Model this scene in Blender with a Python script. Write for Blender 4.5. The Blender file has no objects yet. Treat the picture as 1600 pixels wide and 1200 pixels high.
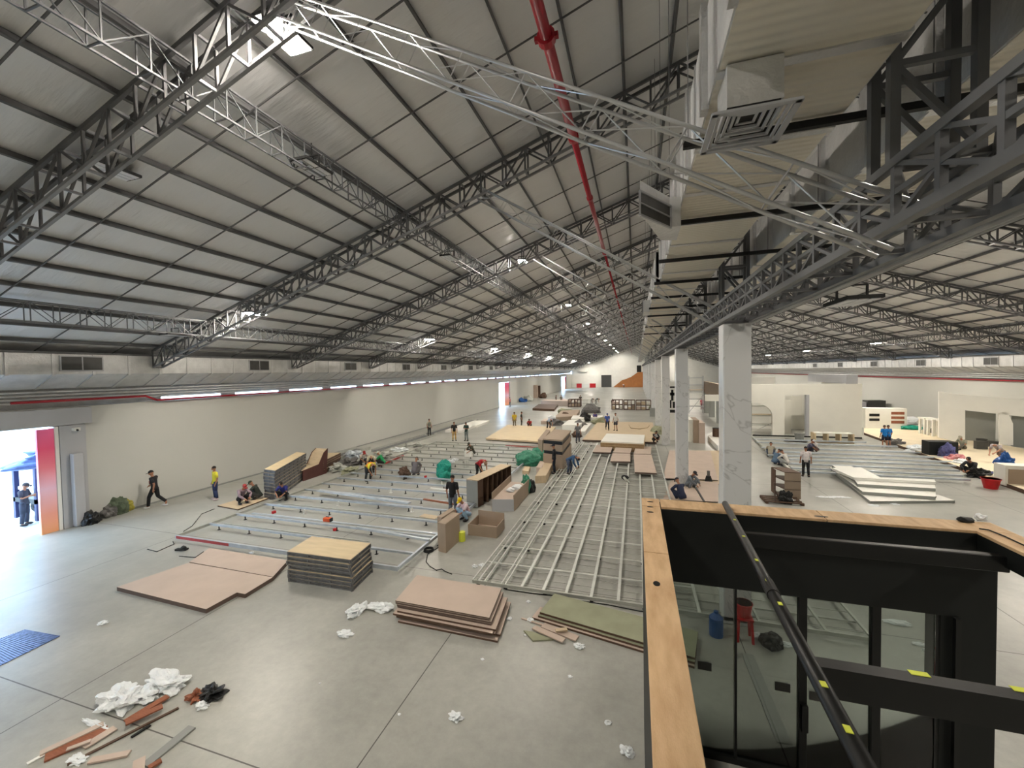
import bpy, bmesh, math, random
from mathutils import Vector, Matrix, noise
random.seed(7)
SC = bpy.context.scene
COL = SC.collection
# ---------------------------------------------------------------- camera, world, exposure
FPX = 630.0; EYE = 6.2                      # focal length in pixels of the 1600x1200 frame, eye height in metres
VPX, VPY, ROLL = 994.0, 577.5, 0.018        # where the hall's long axis vanishes and the tilt of the horizon
def _h(x): return Vector((x - 800.0, VPY - ROLL * (x - VPX) - 600.0, FPX))
_Y = _h(VPX).normalized(); _D = _h(0).cross(_h(1600)).normalized()
if _D.y < 0: _D = -_D
_X = _D.cross(_Y)
if _X.x < 0: _X = -_X
CM = Matrix((_X, _Y, -_D))                  # rows: world axes in camera coordinates (right, down, forward)
right = Vector((CM[0][0], CM[1][0], CM[2][0])); down = Vector((CM[0][1], CM[1][1], CM[2][1])); fwd = Vector((CM[0][2], CM[1][2], CM[2][2]))
cam_data = bpy.data.cameras.new('camera'); cam = bpy.data.objects.new('camera', cam_data); COL.objects.link(cam)
cam_data.sensor_width = 36.0; cam_data.lens = FPX / 1600.0 * 36.0; cam_data.clip_start = 0.05; cam_data.clip_end = 500
R3 = Matrix((right, -down, -fwd)).transposed()
cam.matrix_world = Matrix.Translation((0, 0, EYE)) @ R3.to_4x4()
SC.camera = cam
SC.view_settings.view_transform = 'Standard'; SC.view_settings.look = 'None'
SC.view_settings.gamma = 1.0; SC.view_settings.use_curve_mapping = False
SC.view_settings.exposure = 1.0
W = bpy.data.worlds.new('overcast_sky'); SC.world = W; W.use_nodes = True
W.node_tree.nodes['Background'].inputs[0].default_value = (0.50, 0.73, 1.0, 1)
W.node_tree.nodes['Background'].inputs[1].default_value = 6.5
SC.cycles.max_bounces = 8; SC.cycles.diffuse_bounces = 6; SC.cycles.glossy_bounces = 3; SC.cycles.transmission_bounces = 4
SC.cycles.caustics_reflective = False; SC.cycles.caustics_refractive = False
LAMP_POWER = 350.0                           # emission strength of the lit LED panels
# survey helpers: where the ray through a photo point meets a level, a vertical plane or the roof
def ray(px, py):
    c = Vector((px - 800.0, py - 600.0, FPX)); return CM @ c
def P(px, py, z=0.0):
    r = ray(px, py); t = (z - EYE) / r.z; return Vector((r.x * t, r.y * t, z))
def atX(px, py, X):
    r = ray(px, py); t = X / r.x; return Vector((X, r.y * t, EYE + r.z * t))
def atY(px, py, Y):
    r = ray(px, py); t = Y / r.y; return Vector((r.x * t, Y, EYE + r.z * t))
# ---------------------------------------------------------------- mesh builder
class MB:
    def __init__(s): s.v = []; s.f = []
    def add(s, vs, fs):
        n = len(s.v); s.v += [tuple(x) for x in vs]; s.f += [tuple(i + n for i in f) for f in fs]; return s
    def box(s, c, size, rz=0.0):
        x, y, z = [d / 2 for d in size]; ca, sa = math.cos(rz), math.sin(rz)
        vs = []
        for dz in (-z, z):
            for dx, dy in ((-x, -y), (x, -y), (x, y), (-x, y)):
                vs.append((c[0] + dx * ca - dy * sa, c[1] + dx * sa + dy * ca, c[2] + dz))
        return s.add(vs, [(0, 3, 2, 1), (4, 5, 6, 7), (0, 1, 5, 4), (1, 2, 6, 5), (2, 3, 7, 6), (3, 0, 4, 7)])
    def b6(s, x0, x1, y0, y1, z0, z1): return s.box(((x0 + x1) / 2, (y0 + y1) / 2, (z0 + z1) / 2), (abs(x1 - x0), abs(y1 - y0), abs(z1 - z0)))
    def bar(s, a, b, w, h=None, up=(0, 0, 1)):
        h = h or w; a = Vector(a); b = Vector(b); d = (b - a)
        if d.length < 1e-6: return s
        d.normalize(); u = Vector(up)
        if abs(d.dot(u)) > .98: u = Vector((1, 0, 0))
        sx = d.cross(u).normalized(); sz = sx.cross(d).normalized()
        vs = [p + sx * i * w / 2 + sz * j * h / 2 for p in (a, b) for i, j in ((-1, -1), (1, -1), (1, 1), (-1, 1))]
        return s.add(vs, [(0, 3, 2, 1), (4, 5, 6, 7), (0, 1, 5, 4), (1, 2, 6, 5), (2, 3, 7, 6), (3, 0, 4, 7)])
    def tube(s, a, b, r, n=6, r2=None):
        r2 = r if r2 is None else r2; a = Vector(a); b = Vector(b); d = (b - a)
        if d.length < 1e-6: return s
        d.normalize(); u = Vector((0, 0, 1)) if abs(d.z) < .95 else Vector((1, 0, 0))
        sx = d.cross(u).normalized(); sz = sx.cross(d)
        vs = [p + (sx * math.cos(t) + sz * math.sin(t)) * q for p, q in ((a, r), (b, r2)) for t in [2 * math.pi * i / n for i in range(n)]]
        fs = [(i, (i + 1) % n, n + (i + 1) % n, n + i) for i in range(n)] + [tuple(range(n - 1, -1, -1)), tuple(range(n, 2 * n))]
        return s.add(vs, fs)
    def path(s, pts, r, n=6):
        for a, b in zip(pts[:-1], pts[1:]): s.tube(a, b, r, n)
        return s
    def prism(s, poly, z0, z1):
        ar = sum(poly[i][0] * poly[(i + 1) % len(poly)][1] - poly[(i + 1) % len(poly)][0] * poly[i][1] for i in range(len(poly)))
        if ar < 0: poly = poly[::-1]
        n = len(poly); vs = [(p[0], p[1], z0) for p in poly] + [(p[0], p[1], z1) for p in poly]
        fs = [tuple(range(n - 1, -1, -1)), tuple(range(n, 2 * n))] + [(i, (i + 1) % n, n + (i + 1) % n, n + i) for i in range(n)]
        return s.add(vs, fs)
    def extr(s, prof, y0, y1):                # profile in x,z pulled along y
        n = len(prof); vs = [(p[0], y0, p[1]) for p in prof] + [(p[0], y1, p[1]) for p in prof]
        ar = sum(prof[i][0] * prof[(i + 1) % n][1] - prof[(i + 1) % n][0] * prof[i][1] for i in range(n))
        fs = [tuple(range(n)), tuple(range(2 * n - 1, n - 1, -1))] + [(i, n + i, n + (i + 1) % n, (i + 1) % n) for i in range(n)]
        if ar < 0: fs = [f[::-1] for f in fs]
        return s.add(vs, fs)
    def blob(s, c, r, seed=0, amp=.3, freq=2.0, sub=2, flat=0.0):
        bm = bmesh.new(); bmesh.ops.create_icosphere(bm, subdivisions=sub, radius=1)
        vs = []; of = Vector((seed * 7.1, seed * 3.3, seed))
        for v in bm.verts:
            k = 1 + amp * noise.noise(v.co * freq + of)
            if sub > 3: k += min(1, amp * 1.6) * (.30 * abs(noise.noise(v.co * freq * 2.6 + of)) + .16 * abs(noise.noise(v.co * freq * 6 + of)) - .1)
            z = v.co.z * r[2] * k
            if flat and z < -flat: z = -flat
            vs.append((c[0] + v.co.x * r[0] * k, c[1] + v.co.y * r[1] * k, c[2] + z))
        fs = [tuple(x.index for x in f.verts) for f in bm.faces]; bm.free(); return s.add(vs, fs)
    def build(s, name, mat, parent=None, loc=None, smooth=False, bevel=0.0):
        off = Vector(loc) if loc is not None else (Vector((0, 0, 0)))
        base = parent
        poff = Vector((0, 0, 0))
        while base is not None: poff += base.location; base = base.parent
        me = bpy.data.meshes.new(name)
        me.from_pydata([(x - off.x - poff.x, y - off.y - poff.y, z - off.z - poff.z) for x, y, z in s.v], [], s.f)
        me.materials.append(mat)
        if smooth:
            for p in me.polygons: p.use_smooth = True
        o = bpy.data.objects.new(name, me); COL.objects.link(o)
        o.location = off
        if parent is not None: o.parent = parent
        if bevel:
            m = o.modifiers.new('edge', 'BEVEL'); m.width = bevel; m.segments = 1; m.limit_method = 'ANGLE'
        return o
def multi(name, pairs, parent=None, **k):
    allmb = MB(); idx = []
    for i, (mb, m) in enumerate(pairs):
        allmb.add(mb.v, mb.f); idx += [i] * len(mb.f)
    o = allmb.build(name, pairs[0][1], parent, **k)
    for mb, m in pairs[1:]: o.data.materials.append(m)
    for pl, i in zip(o.data.polygons, idx): pl.material_index = i
    return o
def tag(o, label=None, cat=None, group=None, kind=None):
    if label: o['label'] = label
    if cat: o['category'] = cat
    if group: o['group'] = group
    if kind: o['kind'] = kind
    return o
def empty(name, loc, label, cat, group=None, kind=None):
    o = bpy.data.objects.new(name, None); COL.objects.link(o); o.location = loc; o.empty_display_size = .2
    return tag(o, label, cat, group, kind)
def copy_tree(o, parent=None):
    c = o.copy(); COL.objects.link(c)
    if parent is not None: c.parent = parent
    for ch in list(o.children): copy_tree(ch, c)
    return c
ORD = ['first', 'second', 'third', 'fourth', 'fifth', 'sixth', 'seventh', 'eighth', 'ninth', 'tenth', 'eleventh', 'twelfth', 'thirteenth', 'fourteenth', 'fifteenth', 'sixteenth', 'seventeenth', 'eighteenth', 'nineteenth', 'twentieth']
def ordn(i):
    if i < 20: return ORD[i]
    t = {2: 'twenty', 3: 'thirty', 4: 'forty', 5: 'fifty', 6: 'sixty'}[(i + 1) // 10]
    return (t + ' ' + ORD[(i + 1) % 10 - 1]) if (i + 1) % 10 else {'twenty': 'twentieth', 'thirty': 'thirtieth', 'forty': 'fortieth', 'fifty': 'fiftieth', 'sixty': 'sixtieth'}[t]
# ---------------------------------------------------------------- materials
def lin(c): return tuple(((x / 255.0) / 12.92 if x / 255.0 <= .04045 else ((x / 255.0 + .055) / 1.055) ** 2.4) for x in c)
def mat(name, rgb, rough=.6, metal=0.0, var=.12, scale=3.0, bump=0.0, bscale=20.0, emit=None, estr=0.0, spec=.4, stretch=None, alpha=1.0, trans=0.0, rgb2=None):
    m = bpy.data.materials.new(name); m.use_nodes = True; nt = m.node_tree; N = nt.nodes; L = nt.links
    b = N['Principled BSDF']; c = lin(rgb); c2 = lin(rgb2) if rgb2 else tuple(x * (1 - var * 2) for x in c)
    b.inputs['Roughness'].default_value = rough; b.inputs['Metallic'].default_value = metal; b.inputs['Specular IOR Level'].default_value = spec
    tc = N.new('ShaderNodeTexCoord'); mp = N.new('ShaderNodeMapping'); L.new(tc.outputs['Object'], mp.inputs[0])
    if stretch: mp.inputs['Scale'].default_value = stretch
    nz = N.new('ShaderNodeTexNoise'); nz.inputs['Scale'].default_value = scale; nz.inputs['Detail'].default_value = 5; L.new(mp.outputs[0], nz.inputs['Vector'])
    mx = N.new('ShaderNodeMix'); mx.data_type = 'RGBA'; mx.inputs[6].default_value = (*c, 1); mx.inputs[7].default_value = (*c2, 1)
    rp = N.new('ShaderNodeMapRange'); rp.inputs[1].default_value = .35; rp.inputs[2].default_value = .75; L.new(nz.outputs['Fac'], rp.inputs[0]); L.new(rp.outputs[0], mx.inputs[0])
    L.new(mx.outputs[2], b.inputs['Base Color'])
    if bump:
        n2 = N.new('ShaderNodeTexNoise'); n2.inputs['Scale'].default_value = bscale; n2.inputs['Detail'].default_value = 3; L.new(mp.outputs[0], n2.inputs['Vector'])
        bp = N.new('ShaderNodeBump'); bp.inputs['Strength'].default_value = bump; bp.inputs['Distance'].default_value = .05; L.new(n2.outputs['Fac'], bp.inputs['Height']); L.new(bp.outputs[0], b.inputs['Normal'])
    if emit: b.inputs['Emission Color'].default_value = (*lin(emit), 1); b.inputs['Emission Strength'].default_value = estr
    if trans: b.inputs['Transmission Weight'].default_value = trans
    if alpha < 1: b.inputs['Alpha'].default_value = alpha
    return m
M = {}
M['steel'] = mat('grey_primed_steel', (140, 140, 142), .55, .25, .10, 2)
M['girder'] = mat('dark_grey_girder_paint', (104, 105, 107), .5, .2, .08, 2)
M['steel_light'] = mat('light_grey_steel', (188, 190, 192), .45, .5, .08, 3)
M['purlin'] = mat('dark_grey_purlin_paint', (96, 96, 97), .6, .1, .1, 2)
M['foilduct'] = mat('silver_foil_duct_wrap', (212, 212, 211), .38, .3, .10, 2.5, .35, 14)
M['foilseam'] = mat('bright_foil_tape', (215, 215, 215), .28, .8, .05, 4, .3, 30)
M['white_wall'] = mat('painted_hall_wall', (192, 192, 186), .75, 0, .03, .25)
M['white'] = mat('white_painted_board', (232, 231, 224), .6, 0, .03, 1)
M['cream'] = mat('cream_plasterboard', (228, 226, 216), .7, 0, .04, .6)
M['ply'] = mat('raw_plywood', (202, 182, 152), .65, 0, .10, 2.2, stretch=(1, 6, 1))
M['plyyellow'] = mat('yellow_plywood', (216, 196, 160), .6, 0, .08, 1.2, stretch=(1, 5, 1))
M['mdf'] = mat('pinkish_brown_board', (192, 174, 160), .7, 0, .05, 1.5)
M['mdfedge'] = mat('dark_board_edge', (104, 88, 80), .8, 0, .15, 8, stretch=(1, 1, 12))
M['carton'] = mat('brown_board_box', (160, 142, 124), .75, 0, .06, 1.5)
M['darkwood'] = mat('dark_brown_board', (92, 70, 55), .7, 0, .15, 4)
M['redwood'] = mat('red_brown_batten', (150, 92, 66), .7, 0, .15, 6, stretch=(1, 8, 1))
M['green_board'] = mat('moisture_green_board', (152, 154, 128), .7, 0, .10, 2)
M['red'] = mat('red_pipe_paint', (158, 26, 40), .4, 0, .06, 3)
M['redpaint'] = mat('red_oxide_paint', (178, 62, 58), .55, 0, .15, 4)
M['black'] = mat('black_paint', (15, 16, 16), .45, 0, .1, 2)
M['blackgreen'] = mat('black_laminate', (11, 16, 15), .55, 0, .15, 1.2)
M['galv'] = mat('galvanised_channel', (200, 208, 216), .4, .45, .10, 4)
M['galvdark'] = mat('dull_galvanised_tube', (186, 188, 180), .45, .45, .10, 4)
M['white_plastic'] = mat('white_plastic_film', (226, 230, 232), .35, 0, .05, 6, .6, 12)
M['green_tarp'] = mat('green_plastic_sheet', (62, 140, 112), .5, 0, .2, 5, .6, 8)
M['teal_tarp'] = mat('teal_plastic_sheet', (26, 150, 130), .5, 0, .2, 5, .6, 8)
M['blue_tarp'] = mat('blue_tarpaulin', (96, 120, 176), .5, 0, .25, 4, .8, 6)
M['grey_cloth'] = mat('grey_cloth', (110, 108, 106), .85, 0, .2, 6)
M['orange'] = mat('orange_plastic', (226, 92, 40), .5, 0, .1, 5)
M['yellow'] = mat('yellow_plastic', (232, 196, 30), .5, 0, .1, 5)
M['yellow_tape'] = mat('yellow_green_tape', (208, 216, 70), .5, 0, .05, 5)
M['bluep'] = mat('blue_plastic', (30, 84, 150), .45, 0, .1, 5)
M['redp'] = mat('red_plastic', (196, 28, 34), .4, 0, .1, 5)
M['rubber'] = mat('black_rubber', (32, 32, 32), .7, 0, .1, 5)
M['grille'] = mat('dark_grille', (78, 78, 76), .5, .4, .1, 5)
M['grey_panel'] = mat('flat_grey_panel', (140, 142, 138), .6, .0, .05, 1)
M['greypaint'] = mat('light_grey_paint', (176, 177, 180), .6, 0, .04, 1)
M['asphalt'] = mat('pale_yard_concrete', (200, 200, 198), .8, 0, .08, 1)
M['lamp_off'] = mat('unlit_led_strip', (225, 225, 228), .3, 0, .02, 4)
M['lamp_on'] = mat('glowing_led_panel', (255, 250, 235), .3, 0, 0, 4, emit=(255, 246, 232), estr=LAMP_POWER)
# ---------------------------------------------------------------- special materials
def floor_mat():
    m = bpy.data.materials.new('hall_concrete'); m.use_nodes = True; nt = m.node_tree; N = nt.nodes; L = nt.links; b = N['Principled BSDF']
    tc = N.new('ShaderNodeTexCoord'); sp = N.new('ShaderNodeSeparateXYZ'); L.new(tc.outputs['Object'], sp.inputs[0])
    def joint(out, off, w):
        a = N.new('ShaderNodeMath'); a.operation = 'ADD'; a.inputs[1].default_value = off + 6.48 * 20; L.new(out, a.inputs[0])
        q = N.new('ShaderNodeMath'); q.operation = 'PINGPONG'; q.inputs[1].default_value = 3.24; L.new(a.outputs[0], q.inputs[0])
        c = N.new('ShaderNodeMath'); c.operation = 'LESS_THAN'; c.inputs[1].default_value = w; L.new(q.outputs[0], c.inputs[0]); return c.outputs[0]
    jx = joint(sp.outputs['X'], 4.26, .011); jy = joint(sp.outputs['Y'], -4.71, .011)
    mxj = N.new('ShaderNodeMath'); mxj.operation = 'MAXIMUM'; L.new(jx, mxj.inputs[0]); L.new(jy, mxj.inputs[1])
    n1 = N.new('ShaderNodeTexNoise'); n1.inputs['Scale'].default_value = .35; n1.inputs['Detail'].default_value = 9; n1.inputs['Roughness'].default_value = .62; L.new(tc.outputs['Object'], n1.inputs['Vector'])
    n2 = N.new('ShaderNodeTexNoise'); n2.inputs['Scale'].default_value = 5; n2.inputs['Detail'].default_value = 8; n2.inputs['Roughness'].default_value = .7; L.new(tc.outputs['Object'], n2.inputs['Vector'])
    r1 = N.new('ShaderNodeValToRGB'); L.new(n1.outputs['Fac'], r1.inputs[0])
    r1.color_ramp.elements[0].position = .3; r1.color_ramp.elements[0].color = (*lin((148, 148, 142)), 1)
    r1.color_ramp.elements[1].position = .72; r1.color_ramp.elements[1].color = (*lin((178, 178, 170)), 1)
    r2 = N.new('ShaderNodeMapRange'); r2.inputs[1].default_value = .3; r2.inputs[2].default_value = .8; r2.inputs[3].default_value = .86; r2.inputs[4].default_value = 1.08; L.new(n2.outputs['Fac'], r2.inputs[0])
    mu = N.new('ShaderNodeMix'); mu.data_type = 'RGBA'; mu.blend_type = 'MULTIPLY'; mu.inputs[0].default_value = 1; L.new(r1.outputs[0], mu.inputs[6]); L.new(r2.outputs[0], mu.inputs[7])
    mj = N.new('ShaderNodeMix'); mj.data_type = 'RGBA'; L.new(mxj.outputs[0], mj.inputs[0]); L.new(mu.outputs[2], mj.inputs[6]); mj.inputs[7].default_value = (*lin((84, 82, 78)), 1)
    L.new(mj.outputs[2], b.inputs['Base Color'])
    rr = N.new('ShaderNodeMapRange'); rr.inputs[3].default_value = .20; rr.inputs[4].default_value = .55; L.new(n2.outputs['Fac'], rr.inputs[0]); L.new(rr.outputs[0], b.inputs['Roughness'])
    b.inputs['Specular IOR Level'].default_value = .42
    return m
def marble_mat():
    m = bpy.data.materials.new('white_marble_panel'); m.use_nodes = True; nt = m.node_tree; N = nt.nodes; L = nt.links; b = N['Principled BSDF']
    tc = N.new('ShaderNodeTexCoord'); wv = N.new('ShaderNodeTexNoise'); wv.inputs['Scale'].default_value = .55; wv.inputs['Detail'].default_value = 4; wv.inputs['Distortion'].default_value = 1.2; L.new(tc.outputs['Object'], wv.inputs['Vector'])
    a = N.new('ShaderNodeMath'); a.operation = 'SUBTRACT'; a.inputs[1].default_value = .5; L.new(wv.outputs['Fac'], a.inputs[0])
    c = N.new('ShaderNodeMath'); c.operation = 'ABSOLUTE'; L.new(a.outputs[0], c.inputs[0])
    r = N.new('ShaderNodeValToRGB'); L.new(c.outputs[0], r.inputs[0]); r.color_ramp.elements[0].position = 0; r.color_ramp.elements[0].color = (*lin((176, 177, 177)), 1)
    r.color_ramp.elements[1].position = .008; r.color_ramp.elements[1].color = (*lin((205, 206, 206)), 1)
    L.new(r.outputs[0], b.inputs['Base Color']); b.inputs['Roughness'].default_value = .28; return m
def foil_roof_mat():
    m = bpy.data.materials.new('silver_foil_insulation'); m.use_nodes = True; nt = m.node_tree; N = nt.nodes; L = nt.links; b = N['Principled BSDF']
    tc = N.new('ShaderNodeTexCoord'); mp = N.new('ShaderNodeMapping'); mp.inputs['Scale'].default_value = (.5, 3.0, .5); L.new(tc.outputs['Object'], mp.inputs[0])
    n1 = N.new('ShaderNodeTexNoise'); n1.inputs['Scale'].default_value = 1.5; n1.inputs['Detail'].default_value = 4; L.new(mp.outputs[0], n1.inputs['Vector'])
    n2 = N.new('ShaderNodeTexNoise'); n2.inputs['Scale'].default_value = .5; n2.inputs['Detail'].default_value = 2; L.new(tc.outputs['Object'], n2.inputs['Vector'])
    b1 = N.new('ShaderNodeBump'); b1.inputs['Strength'].default_value = .45; b1.inputs['Distance'].default_value = .08; L.new(n1.outputs['Fac'], b1.inputs['Height'])
    b2 = N.new('ShaderNodeBump'); b2.inputs['Strength'].default_value = .6; b2.inputs['Distance'].default_value = .35; L.new(n2.outputs['Fac'], b2.inputs['Height']); L.new(b1.outputs[0], b2.inputs['Normal']); L.new(b2.outputs[0], b.inputs['Normal'])
    b.inputs['Base Color'].default_value = (*lin((216, 216, 217)), 1); b.inputs['Metallic'].default_value = .2; b.inputs['Roughness'].default_value = .48
    return m
def duct_mat():
    m = bpy.data.materials.new('ribbed_duct_underside'); m.use_nodes = True; nt = m.node_tree; N = nt.nodes; L = nt.links; b = N['Principled BSDF']
    tc = N.new('ShaderNodeTexCoord'); w = N.new('ShaderNodeTexWave'); w.wave_type = 'BANDS'; w.bands_direction = 'Y'; w.inputs['Scale'].default_value = 3.2; w.inputs['Distortion'].default_value = .6; L.new(tc.outputs['Object'], w.inputs['Vector'])
    bp = N.new('ShaderNodeBump'); bp.inputs['Strength'].default_value = .35; bp.inputs['Distance'].default_value = .03; L.new(w.outputs['Fac'], bp.inputs['Height']); L.new(bp.outputs[0], b.inputs['Normal'])
    b.inputs['Base Color'].default_value = (*lin((224, 218, 204)), 1); b.inputs['Metallic'].default_value = .2; b.inputs['Roughness'].default_value = .45  # warm reflected light on the duct bottoms is put into this beige base
    return m
def gradient_panel():
    m = bpy.data.materials.new('red_to_orange_printed_panel'); m.use_nodes = True; nt = m.node_tree; N = nt.nodes; L = nt.links; b = N['Principled BSDF']
    tc = N.new('ShaderNodeTexCoord'); sp = N.new('ShaderNodeSeparateXYZ'); L.new(tc.outputs['Object'], sp.inputs[0])
    mr = N.new('ShaderNodeMapRange'); mr.inputs[2].default_value = 4.3; L.new(sp.outputs['Z'], mr.inputs[0])
    r = N.new('ShaderNodeValToRGB'); L.new(mr.outputs[0], r.inputs[0]); e = r.color_ramp.elements
    e[0].position = 0; e[0].color = (*lin((255, 180, 130)), 1); e[1].position = 1; e[1].color = (*lin((255, 120, 170)), 1)
    for p, c in ((.18, (250, 170, 150)), (.42, (250, 205, 225)), (.62, (255, 140, 155)), (.8, (252, 96, 136))):
        q = e.new(p); q.color = (*lin(c), 1)
    L.new(r.outputs[0], b.inputs['Base Color']); b.inputs['Roughness'].default_value = .5; return m
def glass_mat():
    m = bpy.data.materials.new('clear_booth_glass'); m.use_nodes = True; nt = m.node_tree; N = nt.nodes; L = nt.links
    out = N['Material Output']; N.remove(N['Principled BSDF'])
    t = N.new('ShaderNodeBsdfTransparent'); t.inputs[0].default_value = (.62, .66, .64, 1)
    g = N.new('ShaderNodeBsdfGlossy'); g.inputs['Roughness'].default_value = .02; g.inputs[0].default_value = (.9, .9, .9, 1)
    f = N.new('ShaderNodeFresnel'); f.inputs[0].default_value = 1.5
    mx = N.new('ShaderNodeMixShader'); L.new(f.outputs[0], mx.inputs[0]); L.new(t.outputs[0], mx.inputs[1]); L.new(g.outputs[0], mx.inputs[2]); L.new(mx.outputs[0], out.inputs[0]); return m
M['floor'] = floor_mat(); M['marble'] = marble_mat(); M['roof'] = foil_roof_mat(); M['duct'] = duct_mat(); M['sunset'] = gradient_panel(); M['glass'] = glass_mat()
def S(name, mb, m, **k):
    o = mb.build(name, m, **k); o['kind'] = 'structure'; return o
# ---------------------------------------------------------------- hall shell
YB, YF = -18.0, 150.0                    # back and far ends
XL, XR = -22.9, 28.0
XC, ZC = 2.3, 15.65; SL = (ZC - 7.14) / (XC - XL); SR = .335
def roofL(x): return ZC - SL * (XC - x)
def roofR(x): return ZC - SR * (x - XC)
S('floor', MB().b6(XL - .3, XR + .3, YB, YF, -.3, 0), M['floor'])
S('ground', MB().b6(-90, XL - .3, YB, YF + 10, -.3, -.02), M['asphalt'])
# left wall with its two doorways
WT = 5.05
D1 = (3.2, 10.2); D2 = (66.5, 73.0); D3 = (128.0, 138.0); DH = 4.3
mb = MB()
ys = [YB, D1[0], D1[1], D2[0], D2[1], D3[0], D3[1], YF]
for a, b in ((0, 1), (2, 3), (4, 5), (6, 7)): mb.b6(XL - .25, XL, ys[a], ys[b], 0, WT)
for d in (D1, D2, D3): mb.b6(XL - .25, XL, d[0], d[1], DH, WT)
S('wall_left', mb, M['white_wall'])
S('trim_1', MB().b6(XL - .3, XL + .22, D1[0] - 1.5, D1[1] + 1.15, 4.32, 5.02), M['greypaint'])          # lintel casing of the near doorway
S('trim_2', MB().b6(XL, XL + .16, D1[1] + .12, D1[1] + .95, 0, 4.3), M['greypaint'])
S('baseboard_left', MB().b6(XL, XL + .03, D1[1] + .95, D2[0], 0, .08), M['grey_panel'])
S('wall_right', MB().b6(XR, XR + .25, YB, YF, 0, 4.75), M['white_wall'])
mb = MB()
mb.extr([(XL, 0), (XR, 0), (XR, roofR(XR)), (XC, ZC), (XL, roofL(XL))], YF, YF + .3)
S('wall_far', mb, M['white'])
mb = MB(); mb.extr([(XL, 0), (XR, 0), (XR, roofR(XR)), (XC, ZC), (XL, roofL(XL))], YB - .3, YB)
S('wall_back', mb, M['white_wall'])
# upper cladding above both walls, with a daylight slot on the left
mb = MB()
mb.b6(XL - .42, XL - .34, YB, 13.5, WT - .3, 7.0).b6(XL - .42, XL - .34, 13.5, YF, WT - .3, 5.12).b6(XL - .42, XL - .34, 13.5, YF, 5.30, 7.0)
k = 13.5
while k < YF: mb.b6(XL - .42, XL - .34, k, k + .9, 5.12, 5.30); k += 4.0
S('trim_3', mb, M['foilduct'])
S('trim_4', MB().b6(XR + .34, XR + .42, YB, YF, 4.4, 6.95), M['grey_panel'])
# roof sheets
mb = MB(); xo = XL - 1.6
mb.add([(xo, YB, roofL(xo)), (XC, YB, ZC), (XC, YF, ZC), (xo, YF, roofL(xo)), (xo, YB, roofL(xo) + .08), (XC, YB, ZC + .08), (XC, YF, ZC + .08), (xo, YF, roofL(xo) + .08)],
       [(0, 3, 2, 1), (4, 5, 6, 7), (0, 1, 5, 4), (1, 2, 6, 5), (2, 3, 7, 6), (3, 0, 4, 7)])
S('ceiling_left', mb, M['roof'])
mb = MB(); xo = XR + 1.6
mb.add([(XC, YB, ZC), (xo, YB, roofR(xo)), (xo, YF, roofR(xo)), (XC, YF, ZC), (XC, YB, ZC + .08), (xo, YB, roofR(xo) + .08), (xo, YF, roofR(xo) + .08), (XC, YF, ZC + .08)],
       [(0, 3, 2, 1), (4, 5, 6, 7), (0, 1, 5, 4), (1, 2, 6, 5), (2, 3, 7, 6), (3, 0, 4, 7)])
S('ceiling_right', mb, M['roof'])
# ---------------------------------------------------------------- purlins: one long channel each
def bevel_y(name, x, z, side, lab, grp):
    mb = MB(); w, h = .055, .13
    n = Vector((-SL, 0, 1)).normalized() if side < 0 else Vector((SR, 0, 1)).normalized()
    t = Vector((n.z, 0, -n.x)); c = Vector((x, 0, z)) - n * (h / 2 + .01)
    pr = [c + t * i * w / 2 + n * j * h / 2 for i, j in ((-1, -1), (1, -1), (1, 1), (-1, 1))]
    mb.extr([(p.x, p.z) for p in pr], YB, YF)
    return tag(mb.build(name, M['purlin']), lab, 'roof purlin', grp, 'thing')
x = 1.0; i = 0
while x > XL:
    bevel_y('roof_purlin', x, roofL(x), -1, 'dark steel purlin under left roof slope, %s one down from the ridge' % ordn(i), 'purlins of the left roof slope'); x -= 1.30; i += 1
x = 3.6; i = 0
while x < XR:
    bevel_y('roof_purlin', x, roofR(x), 1, 'dark steel purlin under right roof slope, %s one down from the ridge' % ordn(i), 'purlins of the right roof slope'); x += 1.30; i += 1
# ---------------------------------------------------------------- sloping box trusses
TY = [5.5, 13.2] + [21.1 + 7.95 * k for k in range(17)]; TY = [-2.4, -10.3] + [y for y in TY if y < YF - 1]
def make_truss(side):
    x0 = XC - .25 if side < 0 else XC + .25; x1 = -21.42 if side < 0 else 26.2
    rf = roofL if side < 0 else roofR; s = SL if side < 0 else SR
    L = abs(x1 - x0); n = int(L / .78); dep = .78
    root = empty('roof_truss', (x0, 0, rf(x0)), 'x', 'roof truss')
    nv = Vector((s if side < 0 else -s, 0, -1)).normalized()
    def pt(x, d, y): return Vector((x, y, rf(x))) + Vector((0, 0, -1)) * (.16 + d)
    W2 = .19
    for y in (-W2, W2):
        MB().bar(pt(x0, 0, y), pt(x1, 0, y), .07, .09).build('top_chord', M['purlin'], root)
        MB().bar(pt(x0, dep, y), pt(x1, dep, y), .07, .07).build('bottom_chord', M['steel'], root)
    mb = MB(); mr = MB()
    for y in (-W2, W2):
        for k in range(n + 1):
            xa = x0 + (x1 - x0) * k / n
            mb.bar(pt(xa, 0, y), pt(xa, dep, y), .05)
            if k < n:
                xb = x0 + (x1 - x0) * (k + 1) / n
                a, b = (pt(xa, 0, y), pt(xb, dep, y)) if k % 2 else (pt(xa, dep, y), pt(xb, 0, y))
                mb.bar(a, b, .045)
    for k in range(n + 1):
        xa = x0 + (x1 - x0) * k / n; mr.bar(pt(xa, dep, -W2), pt(xa, dep, W2), .05)
        mr.bar(pt(xa, 0, -W2), pt(xa, 0, W2), .05)
    multi('lattice_web', [(mb, M['purlin']), (mr, M['steel'])], root)
    return root
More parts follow.
